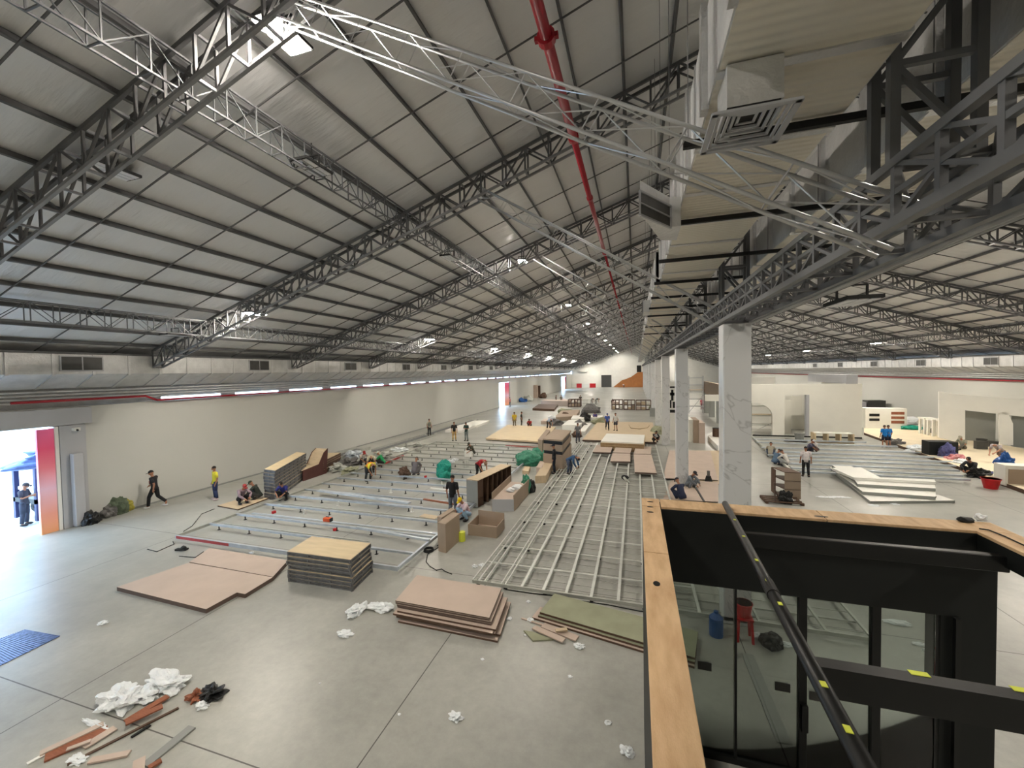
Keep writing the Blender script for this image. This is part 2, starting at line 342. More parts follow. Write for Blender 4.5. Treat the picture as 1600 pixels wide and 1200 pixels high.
for side, nm in ((-1, 'left'), (1, 'right')):
    p = make_truss(side); cnt = 0
    for k, y in enumerate(sorted(TY)):
        if side > 0 and y < 0: continue
        if y < -5: continue
        o = p if cnt == 0 else copy_tree(p)
        o.location.y = y; cnt += 1
        tag(o, 'grey steel box truss climbing the %s roof slope, %s from the camera end' % (nm, ordn(cnt - 1)), 'roof truss', 'box trusses of the %s roof slope' % nm)
# sag rods between trusses, parallel to the slope
def rods(side, nm):
    rf = roofL if side < 0 else roofR; xa = XC - .2 if side < 0 else XC + .2; xb = XL if side < 0 else XR
    first = MB().bar((xa, 0, rf(xa) - .16), (xb, 0, rf(xb) - .16), .03).build('sag_rod', M['purlin'])
    ys = []
    T = sorted(TY)
    for a, b in zip(T[:-1], T[1:]):
        if b < 3: continue
        for f in (.19, .5, .81): ys.append(a + (b - a) * f)
    for i, y in enumerate(ys):
        o = first if i == 0 else first.copy()
        if i: COL.objects.link(o)
        o.location.y = y; tag(o, 'thin dark rod running up the %s roof slope, %s from the camera end' % (nm, ordn(i) if i < 60 else 'last'), 'sag rod', 'sag rods of the %s roof slope' % nm, 'thing')
rods(-1, 'left'); rods(1, 'right')
# long lattice trusses along the hall under the slopes
def long_truss(x, rf, lab):
    y0, y1 = -2.4, 148.0; zt = rf(x) - .2; dep = .62; w = .17
    root = empty('long_truss', (x, y0, zt), lab, 'lattice truss', 'lattice trusses running the length of the hall')
    for dx in (-w, w):
        MB().bar((x + dx, y0, zt), (x + dx, y1, zt), .038).build('top_chord', M['girder'], root)
        MB().bar((x + dx, y0, zt - dep), (x + dx, y1, zt - dep), .036).build('bottom_chord', M['girder'], root)
    mb = MB(); n = int((y1 - y0) / .66)
    for k in range(n):
        ya = y0 + (y1 - y0) * k / n; yb = y0 + (y1 - y0) * (k + 1) / n
        for dx in (-w, w):
            mb.bar((x + dx, ya, zt), (x + dx, ya, zt - dep), .024)
            mb.bar((x + dx, ya, zt if k % 2 else zt - dep), (x + dx, yb, zt - dep if k % 2 else zt), .02)
        mb.bar((x - w, ya, zt - dep), (x + w, ya, zt - dep), .024)
    mb.build('lattice_web', M['girder'], root)
long_truss(-7.95, roofL, 'long lattice truss under the upper left roof slope')
long_truss(-17.9, roofL, 'long lattice truss low on the left roof slope above wall duct')
long_truss(12.6, roofR, 'long lattice truss under the upper right roof slope')
long_truss(22.5, roofR, 'long lattice truss low on the right roof slope')
# ---------------------------------------------------------------- columns and ridge girder
CY = [10.66 + 12.06 * k for k in range(11)]
proto = None
for k, y in enumerate(CY):
    if proto is None:
        w = .74
        proto = MB().b6(-.3, .3, 0, .56, 0, 7.25).build('marble_column', M['marble'], bevel=.02)
        MB().b6(-.25, .25, .05, .5, 7.25, 7.29).build('cap_plate', M['purlin'], proto)
        o = proto
    else: o = copy_tree(proto)
    o.location = (2.28, y, 0)
    tag(o, 'square white marble clad column, %s' % ('nearest one behind the black booth' if k == 0 else ordn(k) + ' one down the row from the camera'), 'column', 'marble columns in a row along the hall', 'thing')
gx0, gx1, gb, gt = 1.98, 2.58, 7.33, 7.80
root = empty('ridge_girder', (2.28, -8, gb), 'deep grey lattice girder carried along the tops of the marble columns', 'girder')
for gx, nm in ((gx0, 'left'), (gx1, 'right')):
    MB().bar((gx, -8, gt), (gx, 148, gt), .07).build('top_chord', M['girder'], root)
    MB().bar((gx, -8, gb), (gx, 148, gb), .08).build('bottom_chord', M['girder'], root)
    MB().bar((gx, -8, (gt + gb) / 2), (gx, 148, (gt + gb) / 2), .045).build('middle_chord', M['girder'], root)
    mb = MB(); st = .5; k = 0; y = -8
    while y < 147.5:
        mb.bar((gx, y, gb), (gx, y, gt), .05)
        zm = (gt + gb) / 2
        mb.bar((gx, y, zm), (gx, y + st, gt), .035); mb.bar((gx, y, zm if k % 2 else gb), (gx, y + st, gb if k % 2 else zm), .035)
        y += st; k += 1
    mb.build('lattice_web', M['girder'], root)
mb = MB(); y = -8
while y < 148:
    mb.bar((gx0, y, gt), (gx1, y, gt), .04); mb.bar((gx0, y, gb), (gx1, y, gb), .04); mb.bar((gx0, y, gt), (gx1, y + 1, gt), .03); y += 1.0
mb.build('cross_tie', M['girder'], root)
# posts that carry the ridge from the girder
def make_post():
    r = empty('ridge_post', (2.28, 0, 7.84), 'x', 'steel post')
    for dx in (-.27, .27):
        for dy in (-.14, .14): MB().bar((2.28 + dx, dy, 7.84), (2.28 + dx, dy, 15.3), .07).build('upright', M['girder'], r)
    mb = MB(); z = 7.9; k = 0
    while z < 14.6:
        for dy in (-.14, .14):
            mb.bar((2.01, dy, z), (2.55, dy, z), .05)
            mb.bar((2.01 if k % 2 else 2.55, dy, z), (2.55 if k % 2 else 2.01, dy, z + .72), .045)
        z += .72; k += 1
    mb.build('lacing', M['girder'], r); return r
pp = make_post()
for k, y in enumerate([-1.5, 4.25, 11.0, 17.0, 23.0, 29.1, 35.1, 47.2, 59.3, 71.3, 83.4, 95.4]):
    o = pp if k == 0 else copy_tree(pp); o.location.y = y
    tag(o, 'laced grey steel post rising from ridge girder between the ducts, %s from the camera end' % ordn(k), 'steel post', 'laced posts between girder and ridge')
# knee braces: slim silver box trusses from the girder up to the left slope
def brace(a, b, lab, m):
    a = Vector(a); b = Vector(b); b = b + (b - a).normalized() * .12; root = empty('brace_truss', b, lab, 'brace truss', 'slim brace trusses between girder and left roof slope')
    d = (b - a).normalized(); sy = Vector((0, 1, 0)); up = d.cross(sy).normalized()
    if up.z < 0: up = -up
    w, h = .11, .19; off = [sy * i * w + up * j * h for i, j in ((-1, -1), (1, -1), (1, 1), (-1, 1))]
    for o in off: MB().tube(a + o, b + o, .021, 8).build('chord_tube', m, root, smooth=True)
    mb = MB(); L = (b - a).length; n = int(L / 1.0)
    for k in range(n):
        p = a + (b - a) * (k / n); q = a + (b - a) * ((k + 1) / n)
        for i in range(4):
            j = (i + 1) % 4
            u, v = (i, j) if k % 2 else (j, i)
            mb.tube(p + off[u], q + off[v], .008, 4)
            if i % 2: mb.tube(p + off[i], p + off[j], .008, 4)
    mb.build('lacing', m, root)
M['tubelight'] = mat('bright_galvanised_tube', (205, 206, 208), .35, .55, .06, 3)
brace((-5.5, 5.45, 12.25), (1.98, 4.15, 7.35), 'nearest slim silver brace truss crossing above the floor to the girder', M['tubelight'])
brace((-5.1, 13.15, 12.35), (1.98, 11.95, 7.6), 'second slim silver brace truss, ending over the nearest marble column', M['tubelight'])
for k, y in enumerate(TY_ := sorted(TY)[4:12]):
    brace((-5.1, y, 12.35), (1.98, y, 7.6), 'slim grey brace truss to the girder, %s from the camera end' % ordn(k + 2), M['steel_light'])
# ---------------------------------------------------------------- ducts
def duct_run(name, segs, lab, cat, fb=(), grp=None, step=1.22, foil='foilduct', seam_w=.10):
    """segs: list of (x0,x1,z0,z1,y0,y1)"""
    s0 = segs[0]; root = empty(name, ((s0[0] + s0[1]) / 2, s0[4], s0[2]), lab, cat, grp)
    body = MB(); und = MB(); seam = MB()
    for x0, x1, z0, z1, y0, y1 in segs:
        body.b6(x0, x1, y0, y1, z0 + .01, z1); und.b6(x0 + .015, x1 - .015, y0, y1, z0, z0 + .01)
        y = y0
        while y < y1 - .05:
            seam.b6(x0 - .012, x1 + .012, y, y + seam_w, z0 - .015, z1 + .012); y += step
    for y0_, y1_, st_, xx in fb:
        y = y0_
        while y < y1_: seam.b6(xx - .035, xx + .03, y, y + .12, s0[2] - .03, s0[3] + .05); y += st_
    multi('duct_body', [(body, M[foil]), (und, M['duct']), (seam, M['foilseam'])], root)
    return root
dm = duct_run('air_duct', [(.66, 1.95, 8.65, 9.55, -6, 12.2), (.55, 1.78, 8.65, 9.5, 12.2, 36), (.6, 1.7, 8.7, 9.4, 36, 146)], 'long foil wrapped main air duct hung left of the ridge girder', 'air duct', [(3.0, 36, 1.22, .64)])
def side_grille(root, x, y, z, w, h, t=.45):
    MB().b6(x - t, x, y, y + w, z, z + h).build('grille_box', M['foilduct'], root)
    g = MB().b6(x - t - .03, x - t, y - .03, y + w + .03, z - .03, z + h + .03).build('grille_frame', M['greypaint'], root)
    gi = MB()
    for k in range(9): gi.b6(x - t - .045, x - t - .028, y + .02, y + w - .02, z + h * (k + .3) / 9, z + h * (k + .55) / 9)
    gi.build('louvre', M['grille'], g)
    MB().b6(x - t - .035, x - t - .026, y + .015, y + w - .015, z + .015, z + h - .015).build('dark_mesh', M['grille'], g)
MB().prism([(.07, 5.86), (.5, 6.58), (.66, 6.6), (.66, 7.3), (.4, 7.2)], 8.34, 8.78).build('side_outlet_box', M['foilduct'], dm)
ga, gb_ = Vector((.05, 5.85, 0)), Vector((.5, 6.57, 0)); gn = Vector((.72, -.45, 0)).normalized()
gf = MB()
for z_ in (8.31, 8.47, 8.63): gf.bar(ga + gn * .02 + Vector((0, 0, z_)), gb_ + gn * .02 + Vector((0, 0, z_)), .03, .025 if z_ != 8.47 else .012)
for t_ in (0, 1): q_ = ga.lerp(gb_, t_) + gn * .02; gf.bar(q_ + Vector((0, 0, 8.31)), q_ + Vector((0, 0, 8.63)), .03)
gf = gf.build('outlet_grille_frame', M['greypaint'], dm)
MB().bar(ga + gn * .008 + Vector((0, 0, 8.47)), gb_ + gn * .008 + Vector((0, 0, 8.47)), .012, .3).build('grille_mesh', M['grille'], gf)
side_grille(dm, .55, 17.0, 8.5, 1.3, .45, .25)
dr = duct_run('air_duct', [(2.74, 4.3, 8.65, 9.6, -6, 14), (2.8, 4.2, 8.7, 9.5, 14, 40), (2.8, 4.0, 8.75, 9.4, 40, 146)], 'long foil wrapped air duct hung right of the ridge girder', 'air duct', [(2.4, 30, 1.22, 2.72)])
# square louvred diffuser under the main duct
r = empty('ceiling_diffuser', (.9, 3.88, 8.2), 'square louvred metal diffuser hanging under the main duct near camera', 'air diffuser')
MB().b6(.72, 1.12, 3.7, 4.1, 8.3, 8.64).build('neck', M['foilduct'], r)
fr = MB(); lv = MB()
for k in range(6):
    s0 = .29 - k * .045; z = 8.2 + k * .018; t = .014 if k else .03
    tgt = fr if k == 0 else lv
    for sx, sy, wx, wy in ((0, -1, s0 * 2 + t, t * 1.6), (0, 1, s0 * 2 + t, t * 1.6), (-1, 0, t * 1.6, s0 * 2 + t), (1, 0, t * 1.6, s0 * 2 + t)):
        tgt.box((.9 + sx * s0, 3.88 + sy * s0, z), (wx, wy, .02))
fr.build('frame', M['greypaint'], r); lv.build('louvre', M['greypaint'], r)
MB().b6(.72, 1.1, 3.7, 4.06, 8.29, 8.30).build('back_plate', M['rubber'], r)
# channel hangers under the ducts
hp = None
for k, y in enumerate([4.75, 7.2, 9.6, 12.0, 14.4, 16.8, 19.2, 24, 28.8]):
    if hp is None:
        hp = empty('duct_hanger', (2.4, 0, 8.58), 'x', 'duct hanger')
        MB().b6(.5, 4.5, -.03, .03, 8.55, 8.62).build('channel_bar', M['rubber'], hp)
        for xx in (.55, 2.62, 4.45): MB().tube((xx, 0, 8.55), (xx, 0, 14.7), .006, 5).build('threaded_rod', M['steel'], hp)
        o = hp
    else: o = copy_tree(hp)
    o.location.y = y; tag(o, 'dark channel bar slung under both ridge ducts, %s from the camera' % ordn(k), 'duct hanger', 'channel hangers under the ridge ducts')
# wall ducts
def wall_duct(sgn, xw, xf, zt, zb, zw, lab):
    root = empty('wall_duct', (xf, -6, zb), lab, 'air duct')
    prof = [(xf, zt), (xf + sgn * .03, zb), (xw - sgn * .1, zw), (xw, zw), (xw, zt)]
    db = MB().extr(prof, -6, 146)
    mb = MB(); y = -5.0
    while y < 146:
        o = .03 * sgn
        mb.extr([(xf - o, zt + .03), (xf, zb - .04), (xw - sgn * .1, zw - .04), (xw, zw), (xw, zt + .03)], y, y + .09); y += 1.22
    multi('duct_body', [(db, M['foilduct']), (mb, M['foilseam'])], root)
    MB().bar((xf, -6, zt + .04), (xf, 146, zt + .04), .08).build('top_rail', M['purlin'], root)
    return root
wl = wall_duct(-1, XL + .12, -21.5, 7.22, 6.42, 5.85, 'long silver duct along the top of the left wall')
wr = wall_duct(1, XR - .12, 26.3, 6.75, 5.95, 5.35, 'long silver duct along the top of the right wall')
def wall_grille(root, x, s, y, z):
    f = MB().b6(x, x + s * .05, y, y + 1.35, z, z + .62).build('grille_frame', M['greypaint'], root)
    MB().b6(x + s * .045, x + s * .06, y + .05, y + .65, z + .05, z + .57).b6(x + s * .045, x + s * .06, y + .70, y + 1.3, z + .05, z + .57).build('grille_mesh', M['grille'], f)
for k in range(8): wall_grille(wl, -21.5, 1, 9.85 + 8.05 * k, 6.54)
for k in range(8): wall_grille(wr, 26.3, -1, 16 + 8.05 * k, 6.05)
# red sprinkler pipe high above the aisle
r = empty('sprinkler_pipe', (-1.07, -6, 10.5), 'red fire pipe hung high under the roof left of the ducts', 'fire pipe')
MB().tube((-1.07, -6, 10.5), (-1.07, 7.6, 10.5), .075, 16).build('pipe', M['red'], r, smooth=True)
MB().tube((-1.07, 7.6, 10.5), (-1.07, 15.3, 10.5), .06, 14).tube((-1.07, 15.3, 10.5), (-1.07, 120, 10.5), .045, 10).build('pipe', M['red'], r, smooth=True)
for y, q in ((5.25, .12), (7.6, .1), (10.35, .08), (15.3, .08), (21.5, .07), (28, .07)):
    c = MB().tube((-1.07, y - .05, 10.5), (-1.07, y + .05, 10.5), q, 14).build('coupling', M['red'], r)
    if y < 6:
        for s in (-1, 1): MB().box((-1.07 + s * .12, y, 10.5), (.07, .06, .06)).build('bolt_lug', M['red'], c)
# red pipes low along both side walls
mb = MB(); mb.path([(XL + .2, 9.0, 5.35), (XL + .2, 13.4, 5.35), (XL + .2, 13.9, 5.12), (XL + .2, 146, 5.12)], .05, 8)
tag(mb.build('sprinkler_pipe', M['red']), 'thin red pipe running along the top of the left wall', 'fire pipe')
mb = MB(); mb.path([(XR - .2, 9.0, 4.82), (XR - .2, 146, 4.82)], .06, 8)
tag(mb.build('sprinkler_pipe', M['red']), 'dark red pipe running along the top of the right wall', 'fire pipe')
for s, x, zz in ((-1, XL - .05, 5.3), (1, XR - .45, 5.05)):
    mb = MB()
    for k in range(4): mb.path([(x + .06 * k, 3, zz + .14 * k), (x + .06 * k, 146, zz + .14 * k)], .045, 6)
    tag(mb.build('insulated_pipe_bundle', M['foilduct'], smooth=True), 'foil wrapped pipes bundled along the top of the %s wall' % ('left' if s < 0 else 'right'), 'pipes')
# conduits beside the girder
for k, (xx, zz) in enumerate(((2.95, 7.40), (3.12, 7.44))):
    tag(MB().tube((xx, -6, zz), (xx, 146, zz), .025, 6).build('conduit_pipe', M['steel_light'], smooth=True), 'thin pale conduit %s beside the ridge girder' % ('closest' if k == 0 else 'second out'), 'conduit')
# ---------------------------------------------------------------- LED flood lamps
def make_lamp(on):
    r = empty('flood_lamp', (0, 0, 0), 'x', 'lamp')
    MB().b6(-.26, .26, -.45, .45, 0, .06).build('housing', M['rubber'], r)
    pm = M['lamp_on'] if on else M['lamp_off']
    for s in (-1, 1):
        q = MB()
        if on: q.b6(-.225, .225, s * .215 - .195, s * .215 + .195, -.015, 0)
        else:
            for k in range(3): q.b6(-.225 + .16 * k, -.095 + .16 * k, s * .215 - .195, s * .215 + .195, -.015, 0)
        q.build('led_panel', pm, r)
    MB().bar((-.22, 0, .06), (-.22, 0, .3), .03).bar((.22, 0, .06), (.22, 0, .3), .03).bar((-.22, 0, .3), (.22, 0, .3), .03).bar((0, 0, .3), (0, 0, .62), .02).build('bracket', M['rubber'], r)
    return r
lon = make_lamp(True); loff = make_lamp(False); used = {True: False, False: False}
def lamp(x, y, z, on, lab, grp):
    p = lon if on else loff
    o = copy_tree(p) if used[on] else p
    used[on] = True; o.location = (x, y, z); tag(o, lab, 'lamp', grp)
for k in range(9): lamp(-6.0, 5.9 + 15.9 * k, 12.30, True, 'lit flood lamp in the high left row, %s from the camera' % ordn(k), 'lit flood lamps under the left slope')
for k in range(7): lamp(-16.0, 13.7 + 15.7 * k, 8.95, True, 'lit flood lamp in the low left row, %s from the camera' % ordn(k), 'lit flood lamps low under the left slope')
for k in range(9): lamp(11.5, 5.9 + 15.9 * k, 11.2, True, 'lit flood lamp in the high right row, %s from the camera' % ordn(k), 'lit flood lamps under the right slope')
for k in range(6): lamp(21.0, 29.5 + 15.7 * k, 8.2, True, 'lit flood lamp in the low right row, %s from the camera' % ordn(k), 'lit flood lamps low under the right slope')
for i, (x, y, z, l) in enumerate(((-11.3, 6.2, 10.9, 'unlit flood lamp on the nearest left truss'), (-7.8, 8.45, 11.45, 'unlit flood lamp on the long truss between nearest trusses'),
        (-18.2, 11.9, 7.95, 'unlit flood lamp low beside the left wall duct'), (-7.9, 16.5, 11.3, 'unlit flood lamp past the second truss'), (3.6, 8.5, 7.3, 'dark unlit flood lamp right of the girder'), (-18.2, 27, 8.0, 'unlit flood lamp low on left slope further down'))):
    lamp(x, y, z, False, l, 'unlit flood lamps')
for x_, z_, nm_ in ((-6.0, 12.3, 'high left row'), (-16.0, 8.95, 'low left row'), (11.5, 11.2, 'high right row')):
    lamp(x_, 144.5, z_, True, 'last lit flood lamp before the far wall, %s' % nm_, 'lit flood lamps at the far end')
lamp(-6.0, -6.0, 12.3, True, 'lit flood lamp behind the camera, high left row', 'lit flood lamps under the left slope')
lamp(11.5, -6.0, 11.2, True, 'lit flood lamp behind the camera, high right row', 'lit flood lamps under the right slope')
lamp(-16.0, -3.0, 8.95, True, 'lit flood lamp behind the camera, low left row', 'lit flood lamps low under the left slope')
# ================================================================ helpers for floor items
def rect(A, B, C, z):
    a, b, c = P(*A, z), P(*B, z), P(*C, z); return [a, b, c, a + c - b]
def cen(pl): return sum((Vector((p[0], p[1], 0)) for p in pl), Vector()) / len(pl)
def shrink(pl, k, dx=0, dy=0, rz=0.0):
    c = cen(pl); out = []
    for p in pl:
        d = Vector((p[0], p[1], 0)) - c; d.rotate(Matrix.Rotation(rz, 3, 'Z')); out.append((c.x + d.x * k + dx, c.y + d.y * k + dy))
    return out
def inset_frame(pl, w):
    """four bars inside the outline"""
    n = len(pl); c = cen(pl); return [(Vector((p[0], p[1], 0)) + (c - Vector((p[0], p[1], 0))).normalized() * w) for p in pl]
def board(name, pl, z0, z1, m, lab, cat, group=None, edge=None, parent=None, bevel=0.0):
    c = cen(pl)
    if edge:
        b = MB().prism(pl, z0, z1 - .004); t = MB().prism(pl, z1 - .004, z1)
        o = multi(name, [(t, m), (b, edge)], parent, loc=(c.x, c.y, z0))
    else: o = MB().prism(pl, z0, z1).build(name, m, parent, loc=(c.x, c.y, z0) , bevel=bevel)
    return tag(o, lab, cat, group, 'thing')
def pile(pl, zs, m, edge, name, lab, cat, group, jit=.03, rz=.01, z0=0.0):
    """a pile of boards, zs = thickness list bottom up"""
    z = z0; n = len(zs)
    for i, t in enumerate(zs):
        k = n - 1 - i
        pos = 'topmost' if k == 0 else ('lowest' if i == 0 else ordn(k) + ' from the top')
        q = [(p[0], p[1]) for p in pl] if k == 0 else shrink(pl, 1 + random.uniform(-.01, .015), random.uniform(-jit, jit), random.uniform(-jit, jit), random.uniform(-rz, rz))
        board(name, q, z + .002, z + t - .002, m, '%s, %s' % (lab, pos), cat, group, edge); z += t
    return z
def framed_panel(pl, z0, z1, lab, group, m=None):
    c = cen(pl); r = empty('floor_panel', (c.x, c.y, z0), lab, 'floor panel', group)
    MB().prism(pl, z1 - .006, z1).build('plywood_top', m or M['plyyellow'], r)
    mb = MB(); n = 4; q = [Vector((p[0], p[1], 0)) for p in pl]
    for i in range(4):
        a, b = q[i], q[(i + 1) % 4]; ins = (c - (a + b) / 2).normalized() * .025
        for zz in ((z0 + .012), (z1 - .03)): mb.bar(a + ins + Vector((0, 0, zz)), b + ins + Vector((0, 0, zz)), .05, .022)
        mb.bar(a + ins * 2 + Vector((0, 0, (z0 + z1) / 2)), b + ins * 2 + Vector((0, 0, (z0 + z1) / 2)), .015, z1 - z0 - .03)
        L = (b - a).length; k = max(2, int(L / .6))
        for j in range(k + 1):
            p_ = a + (b - a) * (j / k); mb.bar(p_ + ins + Vector((0, 0, z0)), p_ + ins + Vector((0, 0, z1 - .02)), .04)
    for i in range(4):
        a, b = q[i], q[(i + 1) % 4]
    mb.build('steel_frame', M['panelframe'], r); return r
M['panelframe'] = mat('grey_panel_frame', (132, 132, 134), .5, .4, .15, 6)
# ---------------------------------------------------------------- steel floor frame, left
LX0, LX1, LY0 = -16.75, -7.1, 10.68
ZT = .24
def joist(parent, y, x0, x1, m, z=ZT, h=.09, w=.05, legs=True):
    j = MB().bar((x0, y, z - h / 2), (x1, y, z - h / 2), w, h)
    j.bar((x0, y - .04, z - .006), (x1, y - .04, z - .006), .06, .012)
    o = j.build('joist', m, parent)
    if legs:
        lg = MB(); x = x0 + .5
        while x < x1 - .2:
            lg.tube((x, y, .0), (x, y, z - .02), .022, 6); lg.box((x, y, .008), (.1, .1, .014)); x += 1.6
        lg.build('adjustable_leg', M['rubber'], o)
    return o
r = empty('steel_floor_frame', ((LX0 + LX1) / 2, LY0, 0), 'wide galvanised floor frame of cross joists laid along the left half', 'floor frame')
MB().bar((LX0, LY0, ZT - .07), (LX1, LY0, ZT - .07), .06, .13).build('joist', M['galv'], r)
MB().bar((LX0 + .05, LY0 - .036, ZT - .07), (LX0 + 2.7, LY0 - .036, ZT - .07), .008, .10).build('red_primed_strip', M['redpaint'], r)
MB().bar((LX0, LY0, ZT - .05), (LX0, 31.5, ZT - .05), .06, .10).build('edge_channel', M['galvdark'], r)
MB().bar((LX1, LY0, ZT - .05), (LX1, 33, ZT - .05), .08, .10).build('edge_channel', M['galv'], r)
yy = [11.95, 13.1, 14.5, 15.8, 16.9, 18.1, 19.3, 20.5, 21.7, 22.9, 24.1, 25.4, 26.7, 28.0, 29.3, 30.6, 31.5]
for i, y in enumerate(yy):
    xa = LX0; xb = LX1
    if i == 0: xb = -10.6
    joist(r, y, xa, xb, M['galv'] if i < 9 else M['galvdark'])
    if i == 0: joist(r, y - .25, -9.1, LX1, M['galv'])
for i, (a, b) in enumerate((((371, 804), (660, 842)), ((560, 826), (676, 838)))): pass
for i, y in enumerate([12.5, 13.8, 15.2, 16.4, 17.5, 18.7, 19.9, 21.1, 22.3, 23.5, 24.8, 26.0, 27.4]):
    MB().bar((LX0 + .1, y, .02), (LX1 - .1 if i % 3 else LX1 - 2.4, y, .02), .12 if i % 2 else .07, .03).build('floor_strip', M['galv'] if i % 2 else M['galvdark'], r)
mb = MB(); g_ = [P(x_, y_, .012) for x_, y_ in ((-40, 1012), (38, 984), (93, 994), (0, 1040))]
mb.prism([(v.x, v.y) for v in g_], .002, .010); a_, b_, c_ = g_[0], g_[1], g_[3]
for k in range(22): mb.bar(a_.lerp(b_, k / 21), c_.lerp(g_[2], k / 21), .02, .012)
tag(mb.build('drain_grate', mat('blue_grey_metal', (96, 110, 150), .35, .7, .3, 12)), 'blue grey metal grate in floor at left picture edge', 'floor grate', None, 'thing')  # flat blue grey plate with thin bars laid across it
# loose channels and pipes lying across the frame
def loose(a, b, z, w, h, m, lab, cat='steel channel', group=None, name='loose_channel'):
    A = P(*a, z); B = P(*b, z); tag(MB().bar(A, B, w, h).build(name, m), lab, cat, group, 'thing')
loose((557, 824), (671, 844), ZT + .04, .1, .07, M['galv'], 'bright galvanised channel lying across frame left of the tall box')
loose((498, 766), (640, 786), ZT + .05, .22, .07, M['galv'], 'wide pale blue steel channel resting across the left frame')
loose((672, 763), (712, 767), ZT + .05, .14, .06, M['white'], 'white channel beside the bright joist near black-shirted person')
loose((662, 780), (712, 788), ZT + .05, .10, .06, M['redwood'], 'reddish wooden batten on the joists left of the black-shirted person')
loose((659, 805), (683, 809), ZT + .03, .35, .02, M['ply'], 'short plywood offcut on joists behind the tall box')
loose((790, 696), (841, 699), ZT + .03, .10, .05, M['redpaint'], 'red primed steel channel on the frame left of brown cabinet')
loose((595, 727), (630, 712), .10, .12, .08, M['redpaint'], 'red primed channel leaning over the frame edge by workers')
loose((588, 706), (604, 712), .06, .5, .02, M['mdf'], 'pale board offcut lying at the foot of left wall')
# small things on the left frame
def trash(px, py, z, r, m, lab, cat='litter', name='crumpled_plastic', seed=None, group=None, amp=.5):
    p = P(px, py, z); o = MB().blob((p.x, p.y, z + r[2] * .5), [q_ * .85 for q_ in r] if m is M['white_plastic'] else r, seed or random.randint(0, 99), amp, 2.2, 4 if r[0] >= .1 and p.y < 40 else 2, .5).build(name, m, loc=(p.x, p.y, z))
    return tag(o, lab, cat, group, 'thing')
p = P(512, 815, ZT)
r = empty('tool_case', (p.x, p.y, ZT), 'small orange tool box sitting on a joist of the left frame', 'tool box')
MB().box((p.x, p.y, ZT + .09), (.34, .18, .16)).build('case_body', M['orange'], r, bevel=.02)
MB().bar((p.x - .08, p.y, ZT + .2), (p.x + .08, p.y, ZT + .2), .025).box((p.x + .18, p.y, ZT + .09), (.03, .16, .14)).build('handle', M['rubber'], r)
for i, (x, y) in enumerate(((529, 790), (644, 800), (611, 770), (690, 758), (400, 772), (476, 803))):
    p = P(x, y, 0); o = MB().tube((p.x, p.y, 0), (p.x, p.y, .2), .045, 8, .035).box((p.x, p.y, .01), (.13, .13, .02)).build('jack_foot', M['white'], loc=(p.x, p.y, 0))
    tag(o, 'small white plastic support standing between the joists, %s from the left' % ordn([4, 0, 3, 5, 1, 2].index(i) if False else sorted([529, 644, 611, 690, 400, 476]).index(x)), 'support foot', 'white support feet on the left frame', 'thing')
for i, (x, y, s) in enumerate(((428, 802, .1), (523, 829, .08), (665, 746, .1))):
    p = P(x, y, ZT); tag(MB().box((p.x, p.y, ZT + s / 2), (s, s * 1.4, s)).build('clamp_block', M['redp'], loc=(p.x, p.y, ZT)), ['red clamp block on near left joists', 'little red clamp near the orange tool box', 'red clamp block left of the teal bag'][i], 'clamp', None, 'thing')
trash(694, 744, ZT, (.42, .38, .62), M['teal_tarp'], 'teal plastic bag heaped on the left frame', 'bag', 'plastic_bag', 5, amp=.35)
trash(826, 726, 0, (.9, .7, .62), M['green_tarp'], 'large green plastic wrapped bundle beside the brown cabinet, left lobe', 'bundle', 'tarp_bundle', 8, amp=.22)
trash(846, 718, 0, (.8, .7, .6), M['green_tarp'], 'green plastic wrapped bundle tight against the brown cabinet', 'bundle', 'tarp_bundle', 9, amp=.22)
trash(702, 722, ZT, (.45, .25, .12), M['white_plastic'], 'white plastic sheet crumpled on far joists of left frame', 'litter', 'plastic_sheet', 2)
trash(711, 719, ZT, (.3, .2, .1), M['white_plastic'], 'smaller white scrap right of the crumpled sheet on far joists', 'litter', 'plastic_sheet', 3)
# ---------------------------------------------------------------- galvanised grid frame, centre
M['galvrail'] = mat('bright_galvanised_rail', (212, 214, 208), .42, .3, .08, 4)
G0x, G1x, GY0, GY1, GZ = -4.6, 4.98, 10.68, 34.2, .18
r = empty('steel_floor_grid', (0, GY0, 0), 'large galvanised grid frame laid on the floor before the booth', 'floor grid')
MB().bar((G0x, GY0, GZ - .05), (G1x, GY0, GZ - .05), .04, .09).build('front_rail', M['galvdark'], r)
xs = [-4.6, -4.42, -4.24, -3.72, -3.6, -3.12, -2.5, -1.87, -1.2, -.5, .15, .8, 1.45]
for i, x in enumerate(xs):
    MB().bar((x, GY0, GZ - .025), (x, GY1, GZ - .025), .075 if i > 4 else .035, .05).build('long_rail', M['galvrail'], r)
for x in (2.1, 2.75, 3.4, 4.1, 4.95): MB().bar((x, GY0, GZ - .025), (x, 16.5, GZ - .025), .055, .05).build('long_rail', M['galvdark'], r)
y = GY0 + 1.25; k = 0
while y < GY1: 
    MB().bar((G0x, y, GZ - .06), (1.5, y, GZ - .05), .055, .04).build('cross_rail', M['galvrail'], r); y += 1.25
mb = MB(); y = GY0 + .3
while y < GY1: mb.bar((G0x, y, GZ - .12), (1.5, y, GZ - .12), .014); y += .41
y = GY0 + .3
while y < 16.4: mb.bar((1.5, y, GZ - .09), (G1x, y, GZ - .09), .018 if int(y * 10) % 3 else .04); y += .42
mb.build('thin_cross_rods', M['galvdark'], r)
r.children[-1]['kind'] = 'stuff'
mb = MB()
for x in (-4.45, -3.6, -2.5, -1.2, .15):
    y = GY0 + .1
    while y < GY1: mb.box((x + random.uniform(-.03, .03), y, .06), (.09, .09, .12)); y += 2.5
